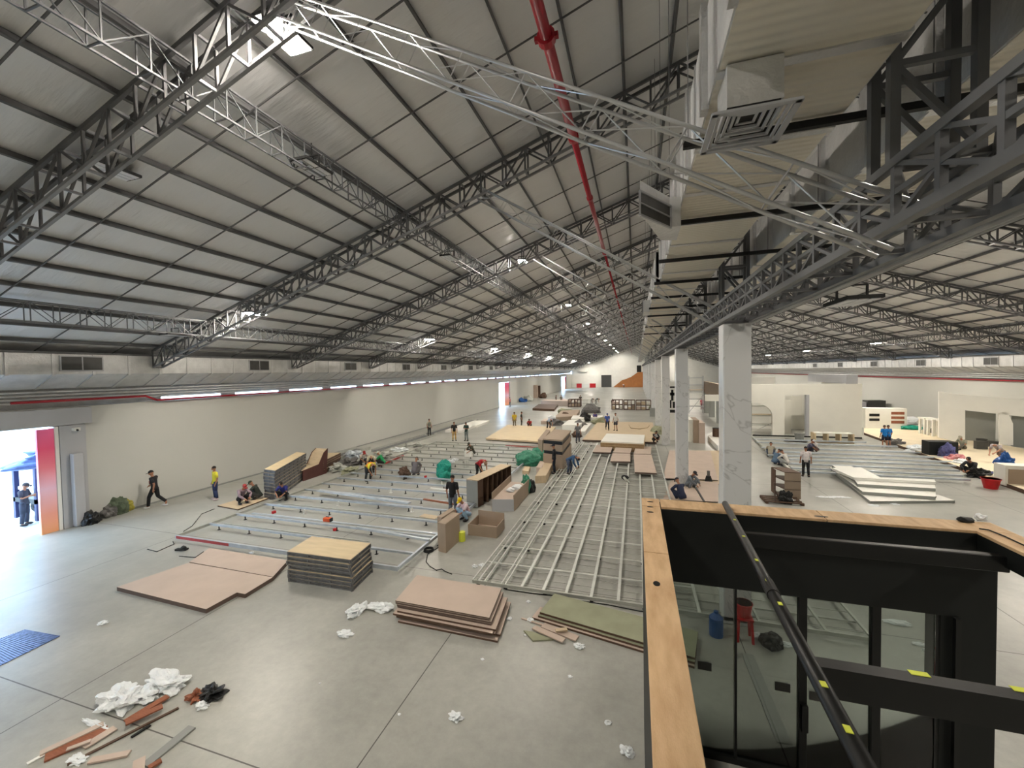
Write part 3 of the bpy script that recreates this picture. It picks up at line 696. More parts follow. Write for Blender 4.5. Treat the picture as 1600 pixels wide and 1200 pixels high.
mb.build('support_blocks', M['rubber'], r); r.children[-1]['kind'] = 'stuff'
# brown boards laid over the grid at its far end
def flat(A, B, C, z, t, m, lab, edge='mdfedge', name='laid_board', cat='board', group=None):
    return board(name, rect(A, B, C, z), z - t, z, m, lab, cat, group, M[edge])
gz = GZ + .02; gt = .1
flat((926, 706), (954, 707), (958, 696), .30, gt, M['mdf'], 'pinkish board laid on the grid, back left of the group', group='boards laid over the grid')
flat((958, 707), (985, 708), (988, 697), .30, gt, M['mdf'], 'pinkish board on the grid, back row centre', group='boards laid over the grid')
flat((990, 709), (1017, 709.5), (1018, 698), .30, gt, M['mdf'], 'pinkish board on the grid, back row right', group='boards laid over the grid')
flat((954, 720.5), (985, 721), (985, 708.5), .30, gt, M['mdf'], 'pinkish board on the grid, middle row left', group='boards laid over the grid')
flat((992, 737.5), (1026, 739), (1018, 710.5), .30, gt, M['mdf'], 'longest pinkish board on the grid, nearest in the right row', group='boards laid over the grid')
flat((1036, 747), (1122, 750), (1110, 705), .12, .03, M['mdf'], 'large brown board on floor beside the grid left of column', group='boards beside the grid')
flat((1036, 780), (1122, 784), (1122, 753), .10, .03, M['mdf'], 'brown board on floor under the crouching people', group='boards beside the grid')
flat((1060, 756), (1166, 757), (1128, 704), .05, .02, M['ply'], 'wide plywood sheets behind the nearest column', 'mdfedge', group='boards beside the grid')
M['plyside'] = mat('brown_plywood_side', (158, 132, 98), .75, 0, .15, 4)
# big yellow platforms
flat((759, 684.5), (851, 690), (868, 667), .22, .14, M['plyyellow'], 'wide yellow plywood deck left of the brown cabinet', 'ply', 'plywood_deck', 'deck')
flat((910, 687), (1026, 691), (1020, 660), .2, .14, M['ply'], 'wide plywood deck on which people stand, past the grid', 'mdfedge', 'plywood_deck', 'deck')
pl = rect((938, 689), (1006, 692), (1008, 679), .74)
z = pile(pl, [.22, .20, .20], M['plyyellow'], M['plyside'], 'thick_plywood_sheet', 'thick plywood panel stacked on the deck edge', 'panel', 'panel stack at the plywood deck')
board('white_wallboard', shrink(pl, .98), z, z + .1, M['white'], 'long white topped panel resting on stacked plywood panels', 'panel')
# ---------------------------------------------------------------- front left boards on the floor
Z = .13
board('floor_board', rect((296, 878), (426.5, 901), (450, 875.5), Z), 0, Z, M['mdf'], 'rear pinkish brown board lying on the front left floor', 'board', 'two boards on the front left floor', M['mdfedge'])
pts = [(182.5, 916.5), (322, 951), (370, 925), (383, 927.5), (426, 901.3), (295, 878.5)]
board('floor_board', [P(x, y, Z) for x, y in pts], 0, Z - .012, M['mdf'], 'front pinkish brown board with a stepped corner on floor', 'board', 'two boards on the front left floor', M['mdfedge'])
# stack of framed panels
pl = rect((449, 863), (548, 876), (579, 850), .90)
k = 7
for i in range(k):
    h = .125; z0 = i * .134
    q = shrink(pl, 1 + random.uniform(-.005, .02) * (i < k - 1), random.uniform(-.03, .03) * (i < k - 1), random.uniform(-.03, .03) * (i < k - 1), random.uniform(-.008, .008))
    framed_panel(q, z0, z0 + h, 'steel framed plywood panel in the near left stack, %s' % ('topmost' if i == k - 1 else ordn(k - 1 - i) + ' from the top'), 'framed panels in the near left stack')
# stack of brown sheets, centre
pl = rect((617, 937), (765, 964), (784, 918), .50); pl2 = [(p.x, p.y) for p in pl]
z = pile(shrink(pl2, 1.03, .12, -.02), [.055, .05, .05, .055, .05], M['mdf'], M['darkwood'], 'brown_sheet', 'brown board in centre front pile, lower part', 'board', 'brown boards in the centre front pile', .09, .02)
z = pile(shrink(pl2, 1.0, .02, .05), [.05, .05], M['mdf'], M['mdfedge'], 'brown_sheet', 'brown board in centre front pile, upper part', 'board', 'brown boards in the centre front pile', .05, .015, z)
pile(shrink(pl2, 1.0, -.03, .06), [.05, .035], M['mdf'], M['mdfedge'], 'brown_sheet', 'slightly turned brown sheet on top of centre front pile', 'board', 'brown boards in the centre front pile', .03, .02, z)
# long green boards beside the booth
A, B = P(841, 953, .2), P(1012, 1003, .2); d = (B - A).normalized(); n_ = Vector((-d.y, d.x, 0)); B = A + d * 3.6
for i, (off, w, zz, m_, l) in enumerate(((-.12, .5, 0, 'mdf', 'brown edged strip under the long green boards'), (-.06, .95, .05, 'green_board', 'lower long green board beside the booth'), (0, .95, .11, 'green_board', 'upper long green board beside the booth'))):
    a = A + n_ * off + d * (.02 * i - (.12 if i == 0 else 0)); b = B + n_ * off
    board('long_board', [(a.x, a.y), (b.x, b.y), ((b + n_ * w).x, (b + n_ * w).y), ((a + n_ * w).x, (a + n_ * w).y)], zz, zz + .05, M[m_], l, 'board', 'long boards beside the booth', M['darkwood'])
# wood scraps
def plank(a, b, w, t, z, m, lab, group=None, z2=None, name='wood_strip', cat='wood strip'):
    A = P(*a, z); B = P(*b, z2 if z2 is not None else z); o = MB().bar(A, B, w, t).build(name, M[m], loc=tuple((A + B) / 2)); return tag(o, lab, cat, group, 'thing')
g = 'offcuts beside the long green boards'
plank((834, 980), (881, 1001), .16, .025, .06, 'mdf', 'short pink offcut in front of the green boards, left one', g)
plank((848, 977), (902, 998), .2, .03, .03, 'mdf', 'short pink offcut, longest of those by the green boards', g)
plank((868, 985), (886, 983), .1, .03, .10, 'orange' if False else 'ply', 'tiny orange wood piece on the pink offcuts', g)
board('green_offcut', [P(x, y, .04) for x, y in ((818, 984), (833, 1000), (864, 998), (832, 986))], .0, .03, M['green_board'], 'green triangular offcut left of the pink strips', 'offcut', g)
plank((815, 966), (850, 977), .05, .02, .02, 'mdf', 'thin strip poking left from the green boards', g)
# bottom left debris
g = 'broken wood strips at bottom left'
for a, b, w, t, z, m_, l in (((62, 1178), (162, 1131), .12, .03, .04, 'mdf', 'longest pinkish strip at left of the debris heap'), ((70, 1184), (168, 1140), .22, .03, .02, 'redwood', 'dark red strip under the pinkish one in the debris'),
        ((42, 1194), (78, 1174), .06, .02, .02, 'white', 'pale thin strip end at the bottom left edge'), ((130, 1168), (180, 1137), .15, .02, .03, 'mdf', 'tan strip in the middle of debris heap'),
        ((196, 1128), (262, 1088), .13, .03, .06, 'redwood', 'orange brown strip under the plastic, upper one'), ((196, 1130), (254, 1103), .14, .025, .10, 'redwood', 'orange brown strip nearest the clear plastic'),
        ((105, 1195), (279, 1106), .05, .02, .02, 'darkwood', 'long thin dark batten across the debris'), ((140, 1189), (202, 1177), .11, .03, .03, 'mdf', 'pinkish strip lying alone near bottom edge'),
        ((226, 1197), (300, 1136), .16, .03, .02, 'grey_panel', 'flat pale grey strip right of the debris'), ((216, 1206), (218, 1186), .15, .03, .03, 'mdf', 'short pink strip cut by the bottom edge'),
        ((232, 1200), (252, 1188), .09, .03, .05, 'redwood', 'small reddish wedge under the grey strip'), ((205, 1152), (235, 1133), .05, .02, .02, 'black', 'small black splinter in the debris'),
        ((104, 1171), (142, 1157), .07, .02, .08, 'mdf', 'small tan stick on the dark red strip')):
    plank(a, b, w, t, z, m_, l, g)
trash(190, 1098, 0, (.42, .30, .18), M['white_plastic'], 'crumpled white plastic on the debris heap, left clump', name='crumpled_plastic', seed=11, amp=.9)
trash(262, 1071, 0, (.50, .26, .15), M['white_plastic'], 'crumpled white plastic on the debris heap, right clump', name='crumpled_plastic', seed=12, amp=.9)
trash(224, 1090, 0, (.32, .20, .10), M['white_plastic'], 'smaller plastic clump between the two on debris heap', name='crumpled_plastic', seed=13, amp=.9)
trash(150, 1134, 0, (.35, .06, .04), M['white_plastic'], 'thin white plastic trail left of the debris', name='crumpled_plastic', seed=14, amp=.8)
trash(330, 1088, 0, (.20, .17, .10), M['black'], 'small black rubbish clump right of the debris', 'litter', 'rubbish_clump', 15, amp=.9)
trash(306, 1090, 0, (.14, .12, .07), M['redwood'], 'broken orange wood bits beside the black clump', 'litter', 'wood_bits', 16, amp=1.2)
trash(316, 1104, .0, (.13, .09, .05), M['white_plastic'], 'white plastic scrap at the black rubbish clump', seed=17, amp=.8)
trash(120, 1188, 0, (.18, .10, .03), M['white_plastic'], 'white scrap of sheet at bottom of the debris', seed=18, amp=.8)
# plastic near the brown pile
trash(556, 958, 0, (.20, .28, .12), M['white_plastic'], 'white plastic wrap curled left of the brown boards', 'plastic wrap', 'plastic_wrap', 21, amp=.9)
trash(595, 952, 0, (.38, .18, .10), M['white_plastic'], 'twisted white plastic wrap touching the brown boards', 'plastic wrap', 'plastic_wrap', 22, amp=.8)
trash(539, 992, 0, (.20, .13, .05), M['white_plastic'], 'flat white plastic sheet on the open floor', 'plastic wrap', 'plastic_wrap', 23, amp=.8)
for i, (x, y, s, l) in enumerate(((712, 1122, .13, 'crumpled plastic scrap on the bare front floor, centre'), (980, 1176, .12, 'crumpled plastic scrap close to the booth, nearest the camera'), (950, 1130, .07, 'small plastic scrap above the nearest one by booth'), (891, 1058, .06, 'tiny plastic scrap on floor right of centre'),
        (754, 1031, .05, 'tiny scrap below the brown board pile'), (624, 1117, .04, 'tiny white scrap on the long floor joint'), (742, 886, .11, 'white scrap at the left corner of the grid'), (753, 884, .11, 'second white scrap at the grid corner'),
        (905, 1011, .12, 'white scrap below the pink offcuts'), (829, 970, .1, 'white scrap left of the green boards'), (826, 941, .07, 'small white scrap in front of the grid'), (796, 968, .09, 'white scrap at the right end of brown pile'),
        (690, 983, .05, 'little white tag under the brown pile'), (161, 975, .12, 'white scrap alone on the front left floor'), (393, 865, .10, 'white rag lying at the left frame edge'), (340, 894, .04, 'speck of paper near boards'), (500, 1068, .03, 'speck of paper on the open floor'), (820, 993, .04, 'white speck left of green offcut'))):
    trash(x, y, 0, (s, s * .8, s * .4), M['white_plastic'], l, 'litter', 'plastic_scrap', 30 + i, 'plastic scraps on the floor', .7)
# extension cords
def cord(pts, r, m, lab):
    q = []
    for i in range(len(pts) - 1):
        a, b = P(*pts[i], r), P(*pts[i + 1], r)
        for k in range(4): 
            t = k / 4; q.append(a.lerp(b, t))
    q.append(P(*pts[-1], r)); tag(MB().path(q, r, 6).build('extension_lead', m, smooth=True), lab, 'power cord', None, 'thing')
cord([(683, 853), (690, 848), (684, 856), (668, 866), (666, 878), (672, 885), (682, 891), (690, 889), (696, 893), (706, 897)], .014, M['rubber'], 'black power cord trailing from the coil past the tall box')
cord([(335, 795), (315, 803), (300, 822), (287, 830), (284, 836)], .012, M['rubber'], 'thin cord running to the corner of the left frame')
cord([(230, 858), (245, 862), (272, 850), (270, 846)], .012, M['rubber'], 'thin cord curling left of the red primed joist')
cord([(280, 869), (305, 871), (318, 862)], .012, M['rubber'], 'thin cord lying behind the front left boards')
cord([(790, 921), (830, 927), (872, 931), (900, 938), (950, 945), (1000, 955), (1045, 960)], .014, M['rubber'], 'black cord along the front rail of the grid')
p = P(670, 861, 0)
mb = MB()
for k in range(3):
    ring = [(p.x + (.17 - .01 * k) * math.cos(t), p.y + (.17 - .01 * k) * math.sin(t), .02 + .03 * k) for t in [i * math.pi / 8 for i in range(17)]]; mb.path(ring, .018, 6)
tag(mb.build('cable_coil', M['rubber'], loc=(p.x, p.y, 0)), 'coil of black cable on floor left of the tall box', 'cable coil', None, 'thing')
p = P(284, 860, 0)
tag(MB().box((p.x, p.y, .04), (.4, .14, .06), .3).blob((p.x + .1, p.y, .11), (.1, .08, .07), 3).build('power_tool', M['rubber'], loc=(p.x, p.y, 0)), 'small black and white power tool at the left frame corner', 'tool', None, 'thing')
# ---------------------------------------------------------------- boxes on the floor, centre
def boxat(A, B, C, h, name, m, lab, cat, zt=None, group=None, bev=.01):
    """rectangle of the top outline at height h"""
    return board(name, rect(A, B, C, h), 0, h, m, lab, cat, group, None, None, bev)
boxat((684, 816), (696, 819), (718, 802), 1.02, 'tall_board_box', M['carton'], 'tall narrow brown box nearest the camera, front one', 'box', group='tall brown boxes')
boxat((683, 807), (690, 809), (711, 795), .98, 'tall_board_box', M['carton'], 'tall narrow brown box tucked behind the front one', 'box', group='tall brown boxes')
p = P(722, 845, 0); tag(MB().tube((p.x, p.y, 0), (p.x, p.y, .34), .12, 10).build('plastic_pail', M['yellow_tape'], loc=(p.x, p.y, 0)), 'yellow green pail hidden behind tall brown box', 'pail', None, 'thing')
def tray(A, B, C, D, h, lab, t=.03, back=None, name='open_box', m='carton'):
    f = [P(*q, 0) for q in (A, B, C, D)]; r = empty(name, tuple(cen(f)), lab, 'open box')
    back = back or h
    for i, (a, b, hh, nm) in enumerate(((0, 1, h, 'side_panel'), (1, 2, h, 'side_panel'), (2, 3, back, 'side_panel'), (3, 0, h, 'side_panel'))):
        MB().bar(f[a] + Vector((0, 0, hh / 2)), f[b] + Vector((0, 0, hh / 2)), t, hh).build(nm, M[m], r)
    MB().prism([(q.x, q.y) for q in f], .01, .05).build('bottom_panel', M['mdf'], r); return r
tray((732, 836), (776, 841), (788, 826), (748, 820), .42, 'open brown tray box on floor right of the tall box', back=.62)
# long upright cabinet side (row of compartments)
a, b = P(747, 794, 0), P(799, 764, 0); d = (b - a); L = d.length; d.normalize(); nrm = Vector((-d.y, d.x, 0))
r = empty('shelf_cabinet', tuple(a), 'long dark open backed brown cabinet standing on the floor', 'cabinet')
H = 1.28
MB().bar(a + Vector((0, 0, H - .015)) + nrm * .3, b + Vector((0, 0, H - .015)) + nrm * .3, .64, .03).build('top_panel', M['ply'], r)
MB().bar(a + nrm * .6 + Vector((0, 0, H / 2)), b + nrm * .6 + Vector((0, 0, H / 2)), .02, H - .04).build('back_panel', M['mdf'], r)
for k in range(8):
    q = a + d * (L * k / 7) ; q1 = q + nrm * .6
    MB().bar(q + Vector((0, 0, H / 2 - .02)), q1 + Vector((0, 0, H / 2 - .02)), .03, H - .05).build('divider', M['grey_panel'] if k == 0 else M['darkwood'], r)
MB().bar(a + nrm * .02 + Vector((0, 0, H / 2)), a + nrm * .02 + d * (L * .14) + Vector((0, 0, H / 2)), .025, H - .06).build('front_panel', M['darkwood'], r)
# U shaped cart box
f = [P(769, 799, 0), P(803, 799, 0), P(827, 770, 0), P(798, 768, 0)]
r = empty('open_crate', tuple(cen(f)), 'open brown crate with high side holding scraps and bags', 'crate')
MB().bar(f[0] + Vector((0, 0, .27)), f[1] + Vector((0, 0, .27)), .03, .54).build('front_panel', M['greypaint'], r)
MB().bar(f[1] + Vector((0, 0, .36)), f[2] + Vector((0, 0, .36)), .03, .72).build('side_panel', M['carton'], r)
MB().bar(f[0] + Vector((0, 0, .42)), f[3] + Vector((0, 0, .42)), .03, .84).build('side_panel', M['carton'], r)
MB().prism([(q.x, q.y) for q in f], .48, .52).build('shelf_panel', M['mdf'], r)
c_ = cen(f)
for i, (dx, dy, rr, m_, l) in enumerate(((0, -.2, .2, 'white_plastic', 'white plastic bag on the open crate, front'), (.15, .35, .28, 'white_plastic', 'crumpled white paper piled on the open crate'))):
    tag(MB().blob((c_.x + dx, c_.y + dy, .60), (rr, rr, .1), 40 + i, .6).build('plastic_bag', M[m_], loc=(c_.x + dx, c_.y + dy, .5)), l, 'bag', None, 'thing')
trash(822, 770, 0, (.24, .24, .62), M['green_tarp'], 'tall green wrapped bundle standing at the far end of crate', 'bundle', 'wrapped_bundle', 47, amp=.35)
trash(828, 768, 0, (.3, .3, .42), M['black'], 'black bag beside the green wrapped bundle', 'bag', 'black_bag', 48, amp=.25)
# tall brown cabinet further on
a, b = P(850, 731, 0), P(877, 738, 0)
f = [P(849, 733, 0), P(879, 737, 0), P(893, 715, 0)]; f.append(f[0] + f[2] - f[1])
r = empty('brown_cabinet', tuple(cen(f)), 'tall brown cabinet block with two dark slots, left of the grid', 'cabinet')
H = 1.95; q = [(v.x, v.y) for v in f]
mb = MB().prism(q, 0, 1.0).prism(q, 1.22, 1.62).prism(q, 1.86, H); mb.build('cabinet_body', M['carton'], r)
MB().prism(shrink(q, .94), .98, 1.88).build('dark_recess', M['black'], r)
f2 = [P(841, 719, 0), P(848, 721, 0), P(860, 700, 0)]; f2.append(f2[0] + f2[2] - f2[1]); q = [(v.x, v.y) for v in f2]
board('brown_side_box', q, 0, 1.45, M['carton'], 'narrow brown box standing tight left of tall cabinet', 'box')
boxat((836, 744), (853, 743), (866, 719), .42, 'long_low_box', M['ply'], 'long low plywood box in front of tall brown cabinet', 'box')
boxat((816, 735), (826, 736), (829, 729), .22, 'small_carton', M['ply'], 'small orange brown carton at the green bundle', 'box')
boxat((838, 730), (846, 731), (851, 721), .45, 'small_carton', M['mdf'], 'pinkish carton between green bundle and low box', 'box')
trash(855, 741, 0, (.17, .15, .16), M['orange'], 'small orange bag at the feet of man in black cap', 'bag', 'plastic_bag', 51)
trash(848, 742, 0, (.15, .12, .1), M['white_plastic'], 'small white bag beside the orange bag', 'bag', 'plastic_bag', 52)
p = P(978, 752, GZ); r = empty('power_tool', (p.x, p.y, GZ), 'angle cutter with grey disc lying on the grid frame', 'tool')
MB().tube((p.x, p.y, GZ + .05), (p.x + .05, p.y, GZ + .1), .22, 16).build('disc_guard', M['galvdark'], r); MB().blob((p.x - .05, p.y + .25, GZ + .15), (.2, .15, .14), 4).build('motor_body', M['rubber'], r)
p = P(728, 730, ZT); r = empty('wire_basket', (p.x, p.y, ZT), 'small grey wire basket on the far joists', 'basket')
mb = MB()
for s in range(8):
    t = s * math.pi / 4; mb.bar((p.x + .16 * math.cos(t), p.y + .16 * math.sin(t), ZT), (p.x + .2 * math.cos(t), p.y + .2 * math.sin(t), ZT + .45), .02)
mb.tube((p.x, p.y, ZT + .4), (p.x, p.y, ZT + .42), .2, 8).tube((p.x, p.y, ZT), (p.x, p.y, ZT + .02), .16, 8); mb.build('wire_body', M['galvdark'], r)
# ---------------------------------------------------------------- left wall side stacks
f = [P(414, 779, 0), P(431, 782, 0), P(479, 746, 0)]; f.append(f[0] + f[2] - f[1]); q = [(v.x, v.y) for v in f]
for i in range(9):
    qq = shrink(q, 1 + random.uniform(-.004, .012), random.uniform(-.02, .02), random.uniform(-.02, .02)); z0 = i * .168
    framed_panel(qq, z0, z0 + .158, 'steel framed plywood panel in high stack near left wall, %s' % ('topmost' if i == 8 else ordn(8 - i) + ' from the top'), 'framed panels in the high stack near the left wall')
f = [P(474, 752, 0), P(503, 742, 0)]; d = (f[1] - f[0]).normalized(); nn = Vector((-d.y, d.x, 0))
r = empty('wooden_seat_shell', tuple(f[0]), 'dark maroon curved wooden bench shell beside the high stack', 'bench')
prof = [(0, 0), (1.9, 0), (2.1, 1.55), (1.75, 1.35), (1.3, .72), (0, .62)]
mb = MB()
for off in (0, .9):
    vs = [f[0] + d * a + nn * (off + e) + Vector((0, 0, h)) for e in (0, .05) for a, h in prof]; n6 = len(prof)
    mb.add(vs, [tuple(range(n6)), tuple(range(2 * n6 - 1, n6 - 1, -1))] + [(i, n6 + i, n6 + (i + 1) % n6, (i + 1) % n6) for i in range(n6)])
mb.build('end_panel', mat('maroon_stained_wood', (84, 50, 46), .5, 0, .1, 4), r)
vs = []
for a, h in ((0, .60), (1.3, .70), (1.75, 1.33), (2.1, 1.53)): vs += [f[0] + d * a + Vector((0, 0, h)), f[0] + d * a + nn * .95 + Vector((0, 0, h))]
MB().add(vs, [(0, 1, 3, 2), (2, 3, 5, 4), (4, 5, 7, 6)]).build('curved_seat', M['ply'], r)
f = [P(508, 739, 0), P(531, 728, 0), P(537, 722, 0)]
q = [(P(506, 741, 0)), (P(533, 726, 0))]; d = (q[1] - q[0]).normalized(); nn = Vector((-d.y, d.x, 0)); q4 = [q[0], q[1], q[1] + nn * 1.0, q[0] + nn * 1.0]
pile([(v.x, v.y) for v in q4], [.14] * 6, M['plyyellow'], M['darkwood'], 'plywood_sheet', 'plywood panel in the low stack past maroon bench', 'panel', 'panels in the low stack past the maroon bench')
pl = [P(x, y, .02) for x, y in ((340, 791), (372, 797), (420, 779), (393, 775))]
board('floor_plywood', pl, 0, .06, M['ply'], 'plywood sheet under the squatting person in plaid', 'board', None, M['darkwood'])
# long grey troughs along the left wall
mt = mat('dull_grey_sheet_metal', (120, 122, 122), .5, .4, .1, 3)
def strip(a, b, w, h, m, lab, name='metal_trough', cat='metal trough'):
    A = P(*a, 0); B = P(*b, 0); r = empty(name, tuple(A), lab, cat); d = (B - A).normalized(); nn = Vector((-d.y, d.x, 0))
    MB().bar(A + Vector((0, 0, .03)), B + Vector((0, 0, .03)), w, .02).build('trough_base', m, r)
    for s in (-1, 1): MB().bar(A + nn * s * w / 2 + Vector((0, 0, h / 2)), B + nn * s * w / 2 + Vector((0, 0, h / 2)), .03, h).build('side_lip', M['galvdark'], r)
strip((508, 722), (568, 702), 1.3, .25, mt, 'wide grey metal trough lying near the left wall, nearest')
strip((590, 706), (672, 681), 1.2, .2, mt, 'wide grey metal trough lying near left wall, middle')
strip((672, 679), (742, 657), .9, .15, mt, 'grey metal trough near the left wall, farthest')
boxat((695, 672), (722, 672.5), (744, 664), .25, 'white_wallboard', M['white'], 'white panel on floor behind two standing people', 'panel')
boxat((720, 664), (745, 664.5), (765, 657), .25, 'white_wallboard', M['white'], 'farther white panel on floor beside the left wall', 'panel')
# scrap heap at the frame's edge where several people work
for i, (x, y, rr, m_, l) in enumerate(((528, 736, (.5, .5, .3), 'galvdark', 'tangle of metal scrap at left edge of frame, nearest'), (545, 727, (.6, .6, .28), 'grey_cloth', 'grey heap of tools and bags among the workers'), (553, 715, (.6, .5, .3), 'galv', 'silvery heap of metal pieces behind the workers'), (548, 740, (.4, .4, .25), 'green_board', 'greenish scrap heap by the frame edge'),
        (600, 715, (.6, .5, .25), 'galvdark', 'metal scrap heap right of the green-shirted worker'), (625, 705, (.7, .4, .2), 'white_plastic', 'pale plastic and scrap strung along the frame edge'), (650, 697, (.7, .4, .2), 'galvdark', 'farthest metal scrap heap along the frame edge'))):
    trash(x, y, 0, rr, M[m_], l, 'scrap heap', 'scrap_heap', 60 + i, amp=1.0)
# bags at the left wall
trash(140, 818, 0, (.4, .3, .35), M['black'], 'black backpack on floor near the doorway pillar', 'bag', 'backpack', 71, amp=.4)
trash(145, 812, 0, (.17, .17, .2), M['white'], 'white helmet shaped bundle on the black backpack', 'bundle', 'white_bundle', 72, amp=.15)
trash(170, 806, 0, (.42, .35, .34), M['grey_cloth'], 'brown grey sack slumped against the left wall', 'bag', 'sack', 73, amp=.3)
trash(184, 802, 0, (.42, .38, .5), mat('olive_cloth', (92, 104, 84), .85, 0, .2, 5), 'olive green sack against the left wall', 'bag', 'sack', 74, amp=.35)
trash(196, 798, 0, (.3, .3, .36), mat('dull_yellow_cloth', (170, 160, 70), .85, 0, .2, 5), 'dull yellow sack right of the olive one', 'bag', 'sack', 75, amp=.35)
# ---------------------------------------------------------------- near doorway fittings and the yard outside
r = tag(MB().b6(XL - .02, XL + .10, D1[1] - .52, D1[1] - .02, 0, 4.22).build('printed_door_panel', M['sunset'], loc=(XL, D1[1] - .3, 0)), 'tall narrow red to orange printed panel at near doorway edge', 'panel', None, 'thing')
tag(MB().b6(XL - .02, XL + .14, D1[1] - .01, D1[1] + .10, 0, 4.28).build('door_edge_strip', M['white'], loc=(XL, D1[1], 0)), 'white strip along the edge of the near doorway', 'trim strip', None, 'thing')
r = tag(MB().b6(XL + .17, XL + .42, D1[1] + .38, D1[1] + .72, .03, 3.1).build('leaning_white_post', M['greypaint'], loc=(XL + .3, D1[1] + .5, 0), bevel=.02), 'tall pale boxed post standing against the doorway pillar', 'post', None, 'thing')
r = empty('security_camera', (XL + .2, D1[1] + .6, 4.1), 'small white security camera under the doorway lintel', 'camera')
MB().box((XL + .24, D1[1] + .6, 4.1), (.16, .22, .12)).build('camera_body', M['white'], r); MB().tube((XL + .32, D1[1] + .6, 4.08), (XL + .36, D1[1] + .6, 4.06), .04, 10).build('lens', M['black'], r)
for k, (d, nm) in enumerate(((D2, 'second'), (D3, 'far'))):
    tag(MB().b6(XL - .35, XL - .25, d[1] - .1, d[1] + 1.0, 0, 4.2).b6(XL - .3, XL - .26, d[1] - 2.6, d[1], 0, 4.25).build('printed_door_panel', M['sunset'], loc=(XL, d[1], 0)), 'tall red to orange printed panel at the %s doorway' % nm, 'panel', None, 'thing')
# yard: loaded truck, wall and building
qa, qb = P(22, 811), P(64, 816); x0_, x1_, yt = min(qa.x, qb.x), max(qa.x, qb.x) - .1, min(qa.y, qb.y)
zt_ = atY(40, 735, yt).z; zm_ = atY(40, 765, yt).z
r = empty('loaded_truck', ((x0_ + x1_) / 2, yt, 0), 'truck loaded with dark frames under a blue tarpaulin outside', 'truck')
MB().b6(x0_, x1_, yt, yt + 4.5, .8, 1.0).build('load_bed', M['black'], r)
mu_ = mat('blue_grey_steel', (62, 66, 110), .5, .2, .1, 3)
for px_ in (x0_ + .08, x1_ - .08):
    for py_ in (yt + .08, yt + 4.4): MB().b6(px_ - .08, px_ + .08, py_ - .08, py_ + .08, .05, zt_ + .1).build('upright', mu_, r)
MB().b6(x0_ + .2, x1_ - .2, yt + .9, yt + 4.3, zm_ + .1, zt_).build('dark_cargo', M['blackgreen'], r)
MB().b6(x0_ + .3, x1_, yt + .05, yt + .12, zm_ - .05, zm_ + .08).build('white_rail', M['white'], r)
MB().blob(((x0_ + x1_) / 2, yt + 2.2, zt_ + .35), ((x1_ - x0_) * .55, 2.5, .5), 5, .4, 2.2, 4).build('tarpaulin_cover', M['blue_tarp'], r, smooth=True)
for yy_ in (yt + .9, yt + 3.6):
    for s in (x0_ + .1, x1_ - .35): MB().tube((s, yy_, .42), (s + .25, yy_, .42), .42, 16).build('wheel', M['rubber'], r)
r = empty('yard_building', (-48, 12, 0), 'pale building across the yard outside the near doorway', 'building')
MB().b6(-54, -46, -6, 40, 0, 9).build('wall', M['white'], r)
for k in range(8): MB().b6(-46.02, -45.95, -2 + 5 * k, 0 + 5 * k, 4.6, 5.6).build('window', M['grey_panel'], r)
tag(MB().b6(-40.1, -40, -20, 60, 0, 2.4).build('yard_wall', M['white'], loc=(-40, 0, 0)), 'low white wall across the yard', 'wall', None, 'thing')
tag(MB().b6(-36, -32, 68, 78, 0, 3).build('parked_van', mat('faded_red_paint', (200, 70, 80), .4, 0, .1, 3), loc=(-34, 70, 0), bevel=.3), 'red vehicle outside the second doorway', 'vehicle', None, 'thing')
# ================================================================ people: posed skeletons skinned into one body each, clothes as children
M['skin'] = mat('tan_skin', (166, 118, 92), .6, 0, .06, 6)
M['hair'] = mat('black_hair', (26, 22, 20), .7, 0, .1, 8)
POSES = {}
def pose(name, pel, che, nek, hed, sh, el, wr, hp, kn, an, toe):
    POSES[name] = dict(pel=pel, che=che, nek=nek, hed=hed, sh=sh, el=el, wr=wr, hp=hp, kn=kn, an=an, toe=toe)
# figures face -Y; pairs are (left, right)
pose('stand', (0, 0, .93), (0, .01, 1.26), (0, .0, 1.44), (0, -.02, 1.56), [(.18, .01, 1.38), (-.18, .01, 1.38)], [(.24, .04, 1.10), (-.24, .04, 1.10)], [(.25, -.06, .86), (-.25, -.06, .86)],
     [(.09, 0, .90), (-.09, 0, .90)], [(.11, -.01, .50), (-.11, -.01, .50)], [(.13, .03, .09), (-.13, .03, .09)], [(.15, -.12, .04), (-.15, -.12, .04)])
pose('hands_up', (0, 0, .93), (0, .01, 1.26), (0, -.01, 1.44), (0, -.05, 1.55), [(.18, .01, 1.38), (-.18, .01, 1.38)], [(.25, -.05, 1.13), (-.25, -.05, 1.13)], [(.10, -.24, 1.15), (-.08, -.26, 1.20)],
     [(.09, 0, .90), (-.09, 0, .90)], [(.10, -.02, .50), (-.12, .0, .50)], [(.12, .03, .09), (-.14, .03, .09)], [(.14, -.12, .04), (-.16, -.12, .04)])
pose('walk', (0, 0, .90), (0, -.03, 1.24), (0, -.06, 1.42), (0, -.10, 1.54), [(.18, -.03, 1.36), (-.18, -.03, 1.36)], [(.24, .12, 1.12), (-.24, -.12, 1.10)], [(.24, .08, .88), (-.22, -.30, .98)],
     [(.09, 0, .88), (-.09, 0, .88)], [(.10, -.18, .50), (-.10, .06, .50)], [(.10, -.22, .09), (-.10, .38, .22)], [(.11, -.37, .04), (-.10, .34, .07)])
